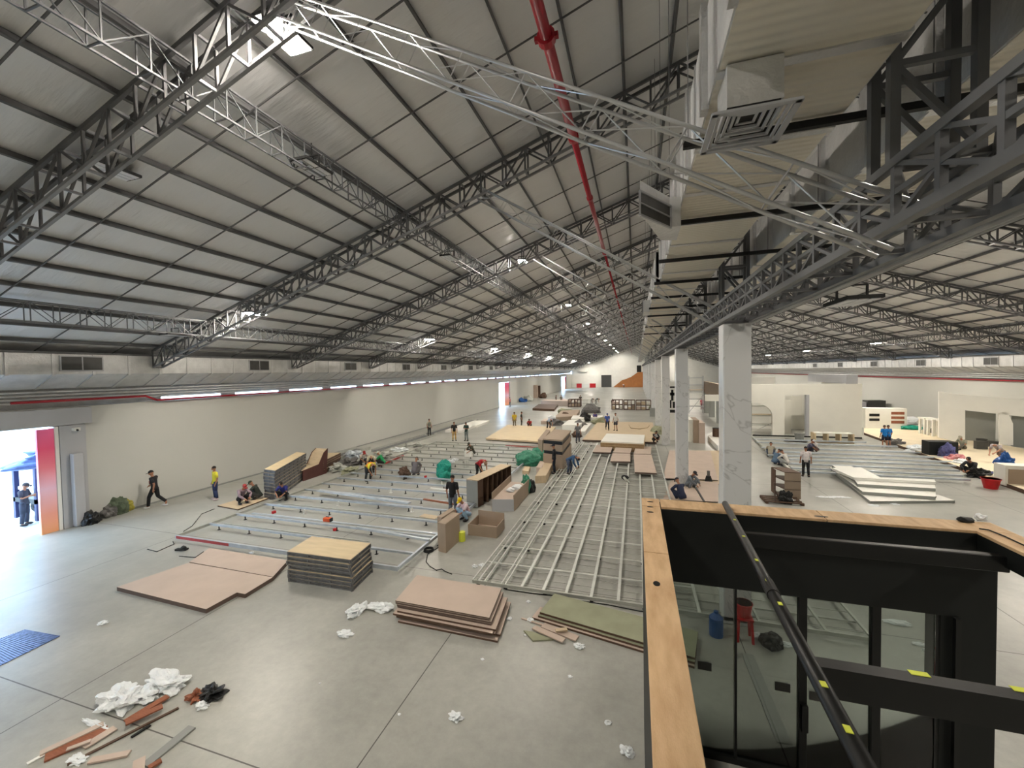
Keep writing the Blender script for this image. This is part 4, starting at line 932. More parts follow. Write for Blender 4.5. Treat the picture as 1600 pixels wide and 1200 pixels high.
pose('bend', (0, .14, .84), (0, -.16, 1.03), (0, -.34, 1.06), (0, -.46, 1.00), [(.17, -.27, 1.04), (-.17, -.27, 1.04)], [(.22, -.33, .76), (-.22, -.30, .76)], [(.14, -.44, .52), (-.12, -.42, .50)],
     [(.09, .13, .82), (-.09, .13, .82)], [(.13, .02, .46), (-.13, .06, .46)], [(.14, .10, .09), (-.15, .14, .09)], [(.15, -.06, .04), (-.16, -.02, .04)])
pose('lunge', (0, .10, .72), (0, -.22, .98), (0, -.38, 1.06), (0, -.50, 1.06), [(.17, -.30, 1.04), (-.17, -.30, 1.04)], [(.22, -.46, .82), (-.22, -.36, .76)], [(.12, -.66, .66), (-.12, -.60, .56)],
     [(.09, .10, .70), (-.09, .10, .70)], [(.12, -.24, .46), (-.14, .22, .42)], [(.12, -.14, .09), (-.16, .52, .12)], [(.12, -.30, .04), (-.16, .40, .04)])
pose('squat', (0, .12, .24), (0, -.05, .58), (0, -.15, .74), (0, -.24, .84), [(.18, -.10, .68), (-.18, -.10, .68)], [(.26, -.30, .48), (-.26, -.30, .48)], [(.12, -.46, .34), (-.10, -.44, .30)],
     [(.10, .10, .24), (-.10, .10, .24)], [(.22, -.30, .46), (-.20, -.28, .48)], [(.15, -.06, .09), (-.14, -.04, .09)], [(.17, -.22, .04), (-.16, -.20, .04)])
pose('sit', (0, .10, .14), (0, .04, .46), (0, -.04, .62), (0, -.12, .73), [(.18, .0, .57), (-.18, .0, .57)], [(.25, -.15, .35), (-.25, -.15, .35)], [(.10, -.34, .26), (-.10, -.32, .22)],
     [(.10, .08, .13), (-.10, .08, .13)], [(.24, -.36, .36), (-.28, -.28, .16)], [(.16, -.56, .08), (.04, -.40, .08)], [(.18, -.70, .05), (.16, -.46, .05)])
def skin_mesh(nodes, edges, root, sub=1):
    me = bpy.data.meshes.new('tmp'); me.from_pydata([n[0] for n in nodes], edges, [])
    o = bpy.data.objects.new('tmp', me); COL.objects.link(o)
    sk = o.modifiers.new('s', 'SKIN'); sk.use_smooth_shade = True
    if not me.skin_vertices: 
        bm = bmesh.new(); bm.from_mesh(me); bm.verts.layers.skin.verify(); bm.to_mesh(me); bm.free()
    for i, n in enumerate(nodes):
        r = n[1]; me.skin_vertices[0].data[i].radius = r if isinstance(r, tuple) else (r, r)
    me.skin_vertices[0].data[root].use_root = True
    ss = o.modifiers.new('u', 'SUBSURF'); ss.levels = sub; ss.render_levels = sub
    dg = bpy.context.evaluated_depsgraph_get(); dg.update()
    out = bpy.data.meshes.new_from_object(o.evaluated_get(dg)); vs = [v.co.copy() for v in out.vertices]; fs = [tuple(p.vertices) for p in out.polygons]
    bpy.data.objects.remove(o); bpy.data.meshes.remove(me); bpy.data.meshes.remove(out)
    return vs, fs
def loft(mb, pts, rad, n=12):
    lat = Vector((1, 0, 0)); vs = []
    for i, p in enumerate(pts):
        p = Vector(p); a = Vector(pts[max(0, i - 1)]); b = Vector(pts[min(len(pts) - 1, i + 1)]); d = (b - a).normalized()
        l = (lat - d * lat.dot(d)).normalized(); q = d.cross(l)
        vs += [p + l * math.cos(t) * rad[i][0] + q * math.sin(t) * rad[i][1] for t in [2 * math.pi * k / n for k in range(n)]]
    fs = []
    for i in range(len(pts) - 1):
        for k in range(n): fs.append((i * n + k, i * n + (k + 1) % n, (i + 1) * n + (k + 1) % n, (i + 1) * n + k))
    fs += [tuple(range(n - 1, -1, -1)), tuple(range((len(pts) - 1) * n, len(pts) * n))]
    return mb.add(vs, fs)
def ball(mb, p, r): return mb.blob(tuple(p), (r, r, r), 1, 0, 1, 2)
PM = {}
def figure(pn):
    if pn in PM: return PM[pn]
    p = POSES[pn]; V = lambda t: Vector(t)
    hd = (V(p['hed']) - V(p['nek'])).normalized(); face = Vector((0, -1, 0)); face = (face - hd * face.dot(hd)).normalized()
    nodes = [(p['pel'], (.10, .09)), (tuple(V(p['pel']).lerp(V(p['che']), .5)), (.10, .08)), (p['che'], (.11, .085)), (p['nek'], .058), (tuple(V(p['hed']) - hd * .02), (.052, .055)), (tuple(V(p['hed']) + hd * .06), (.05, .05))]
    edges = [(0, 1), (1, 2), (2, 3), (3, 4), (4, 5)]
    fing = MB()
    for s in (0, 1):
        b = len(nodes)
        nodes += [(p['sh'][s], .046), (p['el'][s], .042), (p['wr'][s], .028)]
        h = (V(p['wr'][s]) - V(p['el'][s])).normalized(); palm = V(p['wr'][s]) + h * .08; nodes.append((tuple(palm), (.04, .02)))
        edges += [(2, b), (b, b + 1), (b + 1, b + 2), (b + 2, b + 3)]
        side = h.cross(Vector((0, -1, .3))).normalized(); curl = h.cross(side).normalized()
        for k, (off, L) in enumerate(((-.028, .055), (-.010, .068), (.010, .064), (.027, .05))):
            q0 = palm + side * off - h * .01; q1 = q0 + h * L * .6 + curl * .006; q2 = q1 + h * L * .4 + curl * .022
            fing.tube(q0, q1, .0095, 5, .009).tube(q1, q2, .009, 5, .006)
        t0 = palm - h * .05 + side * .028; t1 = t0 + side * .03 + h * .02 + curl * .012; fing.tube(t0, t1, .011, 5, .010).tube(t1, t1 + h * .028 + curl * .014, .010, 5, .007)
        b = len(nodes); nodes += [(p['hp'][s], .072), (p['kn'][s], .052), (p['an'][s], .038), (p['toe'][s], (.04, .03))]
        edges += [(0, b), (b, b + 1), (b + 1, b + 2), (b + 2, b + 3)]
    vs, fs = skin_mesh(nodes, edges, 0)
    body = MB().add(vs, fs); body.add(fing.v, fing.f)
    hc = V(p['hed']) + hd * .045
    sd = hd.cross(face); hb = bmesh.new(); bmesh.ops.create_icosphere(hb, subdivisions=3, radius=1)
    body.add([hc + sd * v.co.x * (.078 - .012 * max(0, -v.co.z)) + face * -v.co.y * (.094 - .010 * max(0, -v.co.z)) + hd * v.co.z * .116 for v in hb.verts], [tuple(x.index for x in f.verts) for f in hb.faces]); hb.free()
    body.tube(hc + face * .08 - hd * .01, hc + face * .118 - hd * .03, .018, 5, .012)                                    # nose
    for s in (-1, 1): body.blob(tuple(hc + sd * s * .080), (.014, .02, .03), 1, .1, 2, 1)                              # ears
    eyes = MB()
    for s in (-1, 1): eyes.blob(tuple(hc + face * .088 + sd * s * .03 + hd * .012), (.011, .011, .008), 1, 0, 2, 1)
    eyes.tube(hc + face * .09 - hd * .055 + sd * .02, hc + face * .09 - hd * .055 - sd * .02, .005, 4)                 # mouth line
    def cap(r, up, back, grow):
        mb = MB(); bm = bmesh.new(); bmesh.ops.create_icosphere(bm, subdivisions=2, radius=1)
        c = hc + hd * up - face * back; keep = [f for f in bm.faces if f.calc_center_median().z > -.25]
        vv = [c + sd * v.co.x * r * 1.0 - face * v.co.y * r * 1.1 + hd * v.co.z * r * grow for v in bm.verts]
        mb.add(vv, [tuple(x.index for x in f.verts) for f in keep]); bm.free(); return mb
    hair = cap(.092, .028, .014, 1.02)
    hat = cap(.096, .036, .008, 1.0)
    br = MB(); a = hc + hd * .05 + face * .10
    vs2 = [a + sd * .08, a - sd * .08, a - sd * .055 + face * .075 - hd * .015, a + sd * .055 + face * .075 - hd * .015]; vs2 += [v - hd * .012 for v in vs2]
    hat.add(vs2, [(0, 1, 2, 3), (7, 6, 5, 4), (0, 4, 5, 1), (1, 5, 6, 2), (2, 6, 7, 3), (3, 7, 4, 0)])
    g = .018
    up = (V(p['che']) - V(p['pel'])).normalized(); pel, che, nek = V(p['pel']), V(p['che']), V(p['nek'])
    F_tor = lambda g: ([pel - up * .08, pel.lerp(che, .28), pel.lerp(che, .6), che, che.lerp(nek, .45), che.lerp(nek, .82)], [(.166 + g, .132 + g), (.148 + g, .112 + g), (.150 + g, .112 + g), (.168 + g, .116 + g), (.175 + g, .095 + g), (.100 + g, .080 + g)])
    def shirt(sleeve):
        mb = loft(MB(), *F_tor(0)); mb.tube(V(p['sh'][0]), V(p['sh'][1]), .068, 12); e = .8 if sleeve == 's' else 1.0
        for s in (0, 1):
            a, b, w = V(p['sh'][s]), V(p['el'][s]), V(p['wr'][s]); ball(mb, a, .070); en = a.lerp(b, e)
            loft(mb, [a, a.lerp(en, .5), en], [(.070, .070), (.064, .064), (.060, .060)])
            if sleeve != 's': ball(mb, b, .059); loft(mb, [b, b.lerp(w, .5), b.lerp(w, .93)], [(.058, .058), (.052, .052), (.042, .042)])
        return mb
    def pants(short):
        mb = loft(MB(), [pel + up * .06, pel, pel - up * .09], [(.148, .112), (.156, .122), (.13, .11)])
        for s in (0, 1):
            h, k_, a = V(p['hp'][s]), V(p['kn'][s]), V(p['an'][s]); ball(mb, h, .098); en = h.lerp(k_, .86) if short else k_
            loft(mb, [h, h.lerp(en, .5), en], [(.098, .100), (.088, .090), (.088 if short else .070, .088 if short else .072)])
            if not short: ball(mb, k_, .071); loft(mb, [k_, k_.lerp(a, .5), k_.lerp(a, .94)], [(.069, .070), (.066, .068), (.058, .060)])
        return mb
    shl = []
    for s in (0, 1):
        sho = MB(); shl.append(sho)
        a = V(p['an'][s]); t = V(p['toe'][s]); d = (t - a); d.z = 0; d = d.normalized() if d.length > .01 else Vector((0, -1, 0))
        zb = min(a.z - .09, t.z - .04)
        sho.blob((a.x + d.x * .07, a.y + d.y * .07, max(.045, zb + .05)), (.055 + .06 * abs(d.x), .055 + .08 * abs(d.y), .05), 2, .08, 2, 2, .8)
    PM[pn] = dict(body=body, eyes=eyes, hair=hair, hat=hat, shirt_s=shirt('s'), shirt_l=shirt('l'), pants=pants(False), shorts=pants(True), tor=F_tor, shoe0=shl[0], shoe1=shl[1], cache={})
    return PM[pn]
_cm = {}
def cloth(rgb):
    if rgb not in _cm: _cm[rgb] = mat('cloth_%d' % len(_cm), rgb, .85, 0, .10, 7)
    return _cm[rgb]
def person(px, py, pn, rz, lab, top, bot, hat=None, sleeve='s', short=False, z=0.0, h=1.0, shoe=(40, 40, 42), vest=None, loc=None, group=None):
    F = figure(pn); C = F['cache']
    at = loc if loc is not None else P(px, py, z)
    def mk(key, name, m, parent=None):
        if key not in C:
            o = F[key].build(name, m, smooth=True); C[key] = o.data; bpy.data.objects.remove(o)
        o = bpy.data.objects.new(name, C[key]); COL.objects.link(o)
        if parent: o.parent = parent
        o.material_slots[0].link = 'OBJECT'; o.material_slots[0].material = m
        return o
    b = mk('body', 'person', M['skin']); b.location = at; b.rotation_euler = (0, 0, rz); b.scale = (h, h, h)
    tag(b, lab, 'person', group, 'thing')
    mk('shirt_' + sleeve, 'shirt', cloth(top), b); mk('shorts' if short else 'pants', 'shorts' if short else 'trousers', cloth(bot), b)
    mk('shoe0', 'shoe', cloth(shoe), b); mk('shoe1', 'shoe', cloth(shoe), b); mk('eyes', 'eyes', M['hair'], b)
    if hat: mk('hat', 'cap', cloth(hat), b)
    else: mk('hair', 'hair', M['hair'], b)
    if vest:
        p = POSES[pn]
        if 'vest' not in C:
            pt_, rd_ = F['tor'](.012); F['vest'] = loft(MB(), pt_[1:], rd_[1:])
        mk('vest', 'vest', cloth(vest), b)
    return b
R = math.radians
WHT, BLK, NAV, DEN = (214, 214, 212), (30, 30, 32), (38, 46, 78), (96, 124, 158)
person(243, 793, 'walk', R(-60), 'person walking in black with cap and printed shirt along left wall', (34, 34, 38), BLK, (26, 26, 28), shoe=(220, 220, 220), h=1.06)
wp = [o for o in bpy.data.objects if o.get('label', '').startswith('person walking in black')][0]
pm = bpy.data.meshes.new('shirt_print'); pm.from_pydata([(-.07, -.168, 1.08), (.07, -.168, 1.08), (.08, -.172, 1.24), (-.06, -.172, 1.24)], [], [(0, 1, 2, 3)]); pm.materials.append(cloth((196, 120, 116)))
po = bpy.data.objects.new('shirt_print', pm); COL.objects.link(po); po.parent = wp
person(337, 781, 'stand', R(-20), 'person standing in yellow shirt and navy trousers by the left wall', (214, 204, 60), (40, 50, 84), shoe=(220, 200, 200), h=1.0)
person(378, 787, 'squat', R(80), 'person squatting in plaid shirt and red cap near the high stack', (150, 130, 140), BLK, (150, 50, 50), sleeve='l', z=.06)
person(402, 781, 'squat', R(-60), 'person squatting in dark green facing the plaid shirt', (52, 58, 52), (60, 60, 58), (50, 58, 40), z=.0)
person(444, 781, 'squat', R(20), 'person squatting in deep blue shirt against the high stack', (40, 44, 110), BLK)
person(40, 821, 'hands_up', R(130), 'person standing outside the near doorway in dark clothes and cap', (64, 64, 76), (56, 62, 78), (60, 56, 60), h=1.07)
person(577, 752, 'bend', R(70), 'person bending in orange and yellow vest on the left frame', (220, 216, 70), (44, 50, 56), vest=(240, 150, 40))
person(580, 739, 'bend', R(40), 'person bending in cream shirt behind the orange vest', (206, 196, 170), BLK, sleeve='s', h=1.02)
person(567, 726, 'squat', R(60), 'person squatting with red cap in the metal scrap', (190, 180, 170), (60, 60, 66), (180, 60, 60))
person(597, 728, 'squat', R(-70), 'person squatting in bright green with white helmet', (40, 150, 90), (36, 40, 40), (220, 226, 210))
person(671, 681, 'stand', R(60), 'person standing in grey vest between the metal troughs', (176, 172, 150), BLK, vest=(110, 110, 100), h=.98)
person(710, 689, 'stand', R(30), 'person standing in black top and tan trousers, far left floor', (34, 32, 30), (190, 156, 96), h=1.02)
person(729, 689, 'hands_up', R(-10), 'person standing in dark green top and grey jeans beside tan trousers', (36, 60, 54), (116, 124, 122), h=1.0)
person(738, 712, 'squat', R(-30), 'person squatting in mottled dark clothes behind a white block', (78, 78, 62), (60, 60, 50), (60, 60, 50), z=ZT)
p = P(733, 713, ZT); tag(MB().box((p.x, p.y, ZT + .2), (.55, .35, .4)).build('white_block', M['white'], loc=(p.x, p.y, ZT)), 'white foam block before the squatting mottled figure', 'block', None, 'thing')
person(750, 749, 'bend', R(60), 'person bending in red shirt and black trousers on left frame', (168, 30, 38), (34, 34, 36), (140, 110, 90), h=1.05)
person(649, 743, 'squat', R(190), 'person crouching in plain grey seen from behind on left frame', (104, 100, 104), (110, 106, 108), (110, 106, 104), z=ZT, h=1.05)
trash(632, 742, ZT, (.35, .2, .3), M['darkwood'], 'dark brown bag beside the crouching grey figure', 'bag', 'tool_bag', 81, amp=.5)
person(708, 808, 'stand', R(185), 'person standing in black tee seen from behind at tall box', (22, 22, 24), (92, 98, 108), h=1.06)
person(728, 812, 'squat', R(-30), 'person squatting in yellow helmet, pale vest and light jeans', (220, 200, 205), (150, 180, 206), (240, 205, 30), vest=(226, 190, 200), h=1.02)
person(866, 740, 'stand', R(-80), 'person standing in black with dark cap before the brown cabinet', (28, 28, 32), (34, 40, 52), (36, 40, 52), sleeve='l', h=1.04)
person(892, 741, 'bend', R(70), 'person bending in denim blue at the left grid edge', (58, 92, 132), (74, 84, 104), sleeve='l', z=.02, h=1.02)
person(804, 668, 'stand', R(200), 'person standing in yellow shirt behind the yellow deck', (214, 184, 60), (120, 110, 90), (90, 80, 60))
person(815, 667, 'stand', R(100), 'person standing in dark clothes beside the yellow shirt', (48, 52, 46), (66, 62, 54))
person(828, 668, 'squat', R(0), 'person squatting over a red bag behind the yellow deck', (170, 50, 50), (60, 60, 60))
person(858, 672, 'bend', R(40), 'person bending in pale blue shirt behind the brown cabinet', (170, 186, 210), (60, 60, 60), h=1.1)
person(903, 692, 'stand', R(30), 'person standing in grey at the far left grid corner', (120, 122, 124), (80, 84, 96))
person(917, 657, 'squat', R(20), 'person squatting in black on far scrap heap', (40, 40, 40), (50, 50, 48))
person(949, 672, 'walk', R(10), 'person in blue shirt and black trousers on the far deck', (72, 96, 164), (34, 34, 40), (60, 70, 110), z=.2)
person(962, 673, 'stand', R(-20), 'person in white shirt and dark shorts on the far deck', (206, 204, 200), (60, 62, 76), short=True, z=.2, h=1.03)
person(1023, 691, 'squat', R(30), 'person squatting in black and white at the deck edge', (60, 60, 60), (26, 26, 28), vest=(190, 190, 190), z=.2)
person(930, 656, 'squat', R(0), 'person squatting in purple beyond the far deck', (92, 84, 150), (70, 66, 100))
for i, (x, y, pn, c, l) in enumerate(((907, 632, 'stand', (70, 66, 60), 'tiny dark figure standing at the far pallet row'), (925, 632, 'bend', (90, 90, 96), 'tiny grey figure bending in the far pallet row'), (932, 632, 'bend', (60, 60, 60), 'tiny dark figure bending right of the grey one'),
        (869, 632, 'stand', (110, 96, 84), 'tiny brown figure left in the far row'), (877, 632, 'stand', (120, 110, 90), 'tiny tan figure second left in far row'), (958, 632, 'squat', (96, 70, 64), 'tiny figure behind the far board racks'),
        (971, 600, 'bend', (210, 205, 200), 'tiny white figure on the far brown ramp'), (797, 636, 'stand', (190, 90, 90), 'tiny reddish figure in the second doorway'))):
    person(x, y, pn, R(40 * i), l, c, (60, 60, 62), loc=None if i != 6 else Vector((-4.2, 147.0, 0)))
person(1078, 764, 'squat', R(50), 'person squatting in grey and dark cap right of second column', (112, 118, 124), (110, 116, 124), (44, 44, 48), sleeve='l')
person(1064, 783, 'squat', R(-150), 'person bending over in navy nearest the second column', (44, 50, 74), (36, 42, 62), (50, 48, 56), sleeve='l', h=1.05)
p = P(1107, 752, .05); r = empty('floor_tool', (p.x, p.y, .05), 'small dark sprayer tool standing on the boards behind column', 'tool')
MB().tube((p.x, p.y, .05), (p.x, p.y, .35), .2, 12, .12).build('tool_base', M['rubber'], r); MB().tube((p.x, p.y, .35), (p.x, p.y, .62), .08, 10).build('tool_top', M['grey_cloth'], r)
tag(MB().bar(P(1084, 757, .1), P(1101, 785, .1), .08, .06).build('black_bar', M['black']), 'black bar on the boards beside squatting people', 'bar', None, 'thing')
person(1204, 714, 'squat', R(160), 'person squatting in beige at the left end of right joists', (176, 168, 150), (70, 80, 100))
person(1212, 726, 'squat', R(120), 'person squatting in blue-grey between beige and white shirts', (92, 116, 140), (80, 96, 120))
person(1228, 728, 'squat', R(-140), 'person squatting in white facing the blue-grey shirt', (214, 210, 204), (170, 170, 166), sleeve='l')
person(1259, 745, 'stand', R(170), 'person standing in white shirt and black trousers on right floor', (216, 208, 208), BLK, h=1.0)
person(1264, 708, 'squat', R(60), 'person squatting in dark with white cap behind white shirt', (90, 90, 110), (50, 50, 60), (200, 200, 205))
person(1274, 707, 'squat', R(-60), 'person squatting in white shirt right of the white cap', (214, 208, 206), (80, 80, 86))
person(1382, 699, 'stand', R(180), 'person in bright blue tee and shorts, left of the pair', (30, 124, 200), (36, 40, 62), short=True, h=.98)
person(1388, 699, 'stand', R(200), 'person in bright blue tee and shorts, right of the pair', (34, 118, 190), (36, 40, 62), short=True, h=.98)
person(1503, 702, 'sit', R(-60), 'person sitting in grey on the pale right floor', (150, 150, 134), (96, 92, 84), (170, 166, 150), z=.2, h=1.1)
person(1562, 724, 'lunge', R(-60), 'person lunging low in grey shirt with white cap', (166, 156, 156), (104, 84, 76), (226, 220, 214), short=True, z=.2, h=1.05)
person(1519, 744, 'squat', R(-60), 'person squatting in black beside the clothes heap', (36, 36, 40), (28, 28, 30), sleeve='l', shoe=(220, 220, 220), h=1.1)
person(1097, 640, 'stand', R(0), 'tiny figure in pinkish red by the far scaffold', (200, 110, 120), (110, 50, 60))
person(1186, 640, 'stand', R(20), 'dark figure on the scaffold at the white booth arch', (90, 80, 74), (110, 100, 90), z=1.9)
# ================================================================ far end of the hall
Y = YF
def farbox(name, a, b, Yd, dy, m, lab, cat, kind='thing', **k):
    A = atY(*a, Yd); B = atY(*b, Yd); o = MB().b6(A.x, B.x, Yd - dy, Yd, max(0, B.z), A.z).build(name, m, loc=((A.x + B.x) / 2, Yd, max(0, B.z))); return tag(o, lab, cat, None, kind)
farbox('roller_door', (939.5, 586), (955.5, 606), YF, .15, M['grille'], 'dark grey shutter door in the far end wall', 'door')
farbox('wall_opening', (995, 571), (1002, 581.5), YF, .15, M['black'], 'small dark square opening high in the far wall', 'opening')
farbox('wall_post', (935.5, 583), (937, 606), YF - .2, .2, M['white'], 'white post left of the far shutter door', 'post')
r = empty('red_barrier_row', (-16, YF - 3, 0), 'row of red and white panels standing before the far wall', 'barrier')
for k, (x0, x1, m_) in enumerate(((901, 909, 'redp'), (909.5, 921, 'white'), (921.5, 931, 'redp'))):
    A = atY(x0, 601, YF - 3); B = atY(x1, 606, YF - 3); MB().b6(A.x, B.x, YF - 3.3, YF - 3, 0, 1.5).build('panel', M[m_], r)
a, b, c = atY(960, 605, YF - 2), atY(1005, 605, YF - 2), atY(1005, 581, YF - 2)
poly = [(atY(x, y, YF - 2).x, max(0, atY(x, y, YF - 2).z)) for x, y in ((958, 605), (1006, 605), (1006, 581), (996, 582), (986, 589), (976, 593), (972, 594))]
mb = MB().extr(poly, YF - 2.4, YF - 2)
tag(mb.build('wooden_ramp', M['redwood'] if False else mat('orange_brown_plywood', (178, 116, 66), .7, 0, .1, 1), loc=(0, YF - 2, 0)), 'orange brown sloping plywood ramp against the far wall', 'ramp', None, 'thing')
farbox('white_duct_box', (906, 577), (918, 580.5), YF, 1, M['white'], 'white box high at the far left corner', 'box')
# pallet rows and racks, middle distance
def crate_rack(px0, px1, py, zt, lab, n, depth=1.0, m='mdf'):
    A = P(px0, py, 0); B = P(px1, py, 0); r = empty('crate_rack', tuple(A), lab, 'crate rack', 'crate racks far down the hall')
    L = (B - A).length; d = (B - A).normalized()
    fr = MB(); pn = MB()
    for k in range(n + 1):
        q = A + d * (L * k / n); fr.bar(q, q + Vector((0, 0, zt)), .12).bar(q + Vector((0, depth, 0)), q + Vector((0, depth, zt)), .12)
    for z in (.06, zt * .5, zt): fr.bar(A + Vector((0, 0, z)), B + Vector((0, 0, z)), .1).bar(A + Vector((0, depth, z)), B + Vector((0, depth, z)), .1)
    fr.build('rack_frame', M['mdfedge'], r)
    for k in range(n):
        for z in range(2):
            if random.random() < .8:
                q = A + d * (L * (k + .5) / n); hh = zt * .5 * random.uniform(.5, .85)
                MB().b6(q.x - L / n * .4, q.x + L / n * .4, q.y + .1, q.y + depth - .1, zt * .5 * z + .07, zt * .5 * z + hh).build('stored_board_bundle', M[random.choice(['ply', 'cream', 'mdf', 'carton'])], r)
crate_rack(956, 973, 640, 1.5, 'far crate rack right of centre, left section', 3)
crate_rack(975, 992, 640.5, 1.5, 'far crate rack right of centre, middle section', 3)
crate_rack(994, 1017, 641, 1.5, 'far crate rack right of centre, right section with shelves', 3)
crate_rack(888, 907, 636, 1.3, 'far crate rack left of centre beside barred frame', 4)
r = empty('barred_frame', tuple(P(910, 636, 0)), 'grey barred panel frame standing far down the hall', 'frame')
A = P(910, 636.5, 0); B = P(936, 637, 0); mb = MB()
for k in range(22): q = A.lerp(B, k / 21); mb.bar(q, q + Vector((0, .2, 1.3)), .05)
for z in (.05, .65, 1.3): mb.bar(A + Vector((0, 0, z)), B + Vector((0, 0, z)), .07)
mb.build('bars', M['galvdark'], r)
def lump(px, py, r_, m, lab, cat, name, seed, amp=.7): trash(px, py, 0, r_, M[m], lab, cat, name, seed, None, amp)
boxat((845, 626), (901, 627), (904, 625), .9, 'long_board_stack', M['mdf'], 'long brown board stack far left of centre', 'board stack')
boxat((832, 638), (866, 639), (872, 632), .35, 'low_board_stack', M['darkwood'], 'low dark board stack beside doorway light', 'board stack')
boxat((866, 652), (900, 650), (906, 640), .5, 'brown_board_stack', M['carton'], 'brown board stack before the far crate racks', 'board stack')
boxat((845, 658), (862, 658), (866, 654), .35, 'small_board_stack', M['mdf'], 'small pinkish board stack behind yellow deck', 'board stack')
boxat((878, 664), (906, 664), (914, 656), .6, 'white_wrapped_stack', M['white'], 'large white wrapped stack behind the brown cabinet', 'stack')
boxat((892, 654), (912, 654), (914, 649), .55, 'white_wrapped_stack', M['white'], 'smaller white wrapped stack further back', 'stack')
boxat((904, 674), (914, 674), (924, 661), .35, 'white_board_bundle', M['white'], 'white boards bundle leaning in along far deck', 'bundle')
boxat((920, 652), (940, 652), (942, 649), .4, 'white_board_bundle', M['white'], 'white board bundle behind blue-shirted person', 'bundle')
boxat((836, 622), (846, 622), (848, 621), 2.6, 'tall_brown_board', M['mdf'], 'tall brown panel standing near second doorway, left', 'panel') if False else None
for i, (x, y, w, h, m_, l) in enumerate(((836, 622, 1.2, 3.0, 'mdf', 'tall brown crate standing by the second doorway'), (842, 621, .6, 2.8, 'darkwood', 'narrow dark panel standing by the tall brown crate'))):
    p = P(x, y, 0); tag(MB().b6(p.x - w / 2, p.x + w / 2, p.y, p.y + .6, 0, h).build('standing_crate', M[m_], loc=(p.x, p.y, 0)), l, 'crate', None, 'thing')
for i, (x, y, r_, m_, l) in enumerate(((868, 664, (.8, .7, .5), 'grey_cloth', 'heap of cables and rags behind the cabinet'), (862, 660, (.6, .6, .7), 'white_plastic', 'pale plastic heap behind the bending blue shirt'), (883, 652, (.6, .5, .5), 'darkwood', 'dark brown heap among the white stacks'), (906, 668, (.9, .8, .5), 'grey_cloth', 'grey heap left of the far deck'),
        (925, 645, (1.5, .8, .9), 'grey_cloth', 'wide grey scrap heap before the barred frame'), (914, 658, (.8, .6, .6), 'black', 'dark heap right of the white stacks'), (937, 662, (.9, .8, .5), 'green_board', 'olive bag heap on the far deck'), (884, 645, (1.2, .8, .4), 'green_board', 'dull scrap pile near the crate rack'),
        (902, 683, (.4, .4, .35), 'darkwood', 'small brown heap right of the cabinet'), (858, 633, (1.6, .9, .45), 'grey_cloth', 'grey green scrap pile near far boards'), (878, 630, (1.2, .8, .5), 'mdf', 'tan scrap pile beside the far rack'), (815, 628, (1.1, .8, .6), 'bluep', 'blue grey machine heap at the second doorway, left'), (824, 627, (1.1, .8, .7), 'galvdark', 'metal machine heap at second doorway, right'), (848, 622, (.9, .7, .8), 'darkwood', 'brown heap under the tall crates'),
        (1020, 640, (.6, .5, .7), 'green_board', 'greenish bush-like bundle at the rack end'), (1029, 678, (.6, .5, .5), 'green_board', 'olive bag against the third column'))):
    lump(x, y, r_, m_, l, 'heap', 'material_heap', 100 + i)
p = P(1023, 651, 0); tag(MB().b6(p.x - .6, p.x + .6, p.y, p.y + .5, .0, 1.1).build('grey_cabinet', M['grey_panel'], loc=(p.x, p.y, 0)), 'small grey box against the far column row', 'box', None, 'thing')
tag(MB().path([P(983, 664, .25), P(986, 669, .25), P(1000, 670, .25), P(1012, 668, .25), P(1015, 664, .25)], .04, 6).build('air_hose', M['ply'], smooth=True), 'pale hose curved on the far deck', 'hose', None, 'thing')
# white partition along the column row further down
wy0, wy1 = CY[3] + .8, CY[4]
# ================================================================ right bay
# right floor joists
r = empty('steel_floor_frame', (12, 26, 0), 'galvanised floor frame of long joists covering the right bay', 'floor frame')
for i, (a, b) in enumerate((((1178, 686), (1350, 690)), ((1182, 691), (1400, 697)), ((1190, 699), (1430, 705)), ((1196, 705), (1470, 711)), ((1200, 711), (1478, 719)), ((1222, 717), (1490, 727)), ((1232, 724), (1497, 735)), ((1236, 731), (1500, 742)), ((1250, 737), (1510, 748)))):
    A = P(*a, .2); B = P(*b, .2); B.y = A.y; MB().bar(A, B, .16, .09).build('joist', M['galv'], r)
    q = Vector((A.x, A.y + .5, .16)); MB().bar(q, Vector((B.x - .5, A.y + .5, .16)), .07, .06).build('joist', M['galvdark'], r)
MB().bar(P(1176, 683, .15), P(1236, 735, .15), .12, .1).build('edge_channel', M['galvdark'], r)
# raised pale floor at right
pts = [P(x, y, .2) for x, y in ((1350, 676), (1600, 765), (1700, 800), (1700, 700), (1606, 702), (1350, 655))]
pts = [Vector((min(v.x, 27.9), v.y, v.z)) for v in pts]
board('pale_plywood_floor', pts, 0, .2, mat('pale_plywood', (222, 208, 180), .65, 0, .06, 1.2), 'wide pale plywood deck over the right rear floor', 'deck', None, M['darkwood'])
# large white partition
A = P(1176, 681, 0); B = P(1347, 683, 0); B.y = A.y; yw = A.y; zt = atY(1260, 600, yw).z
r = empty('white_partition', (A.x, yw, 0), 'large white exhibition wall with arch and doorway in right bay', 'partition')
x = lambda px, py=640: atY(px, py, yw).x; zz = lambda px, py: atY(px, py, yw).z
dx0, dx1 = x(1226), x(1262); ax0, ax1 = x(1168), x(1207); zl = zz(1240, 617)
MB().b6(dx1, x(1347), yw, yw + .3, 0, zt).build('wall_panel', M['cream'], r)
mb = MB(); mb.b6(ax1, dx0, yw, yw + .3, 0, zl); mb.build('wall_panel', M['cream'], r)
MB().b6(x(1140), dx1, yw, yw + .3, zl, zt).build('header_panel', M['cream'], r)
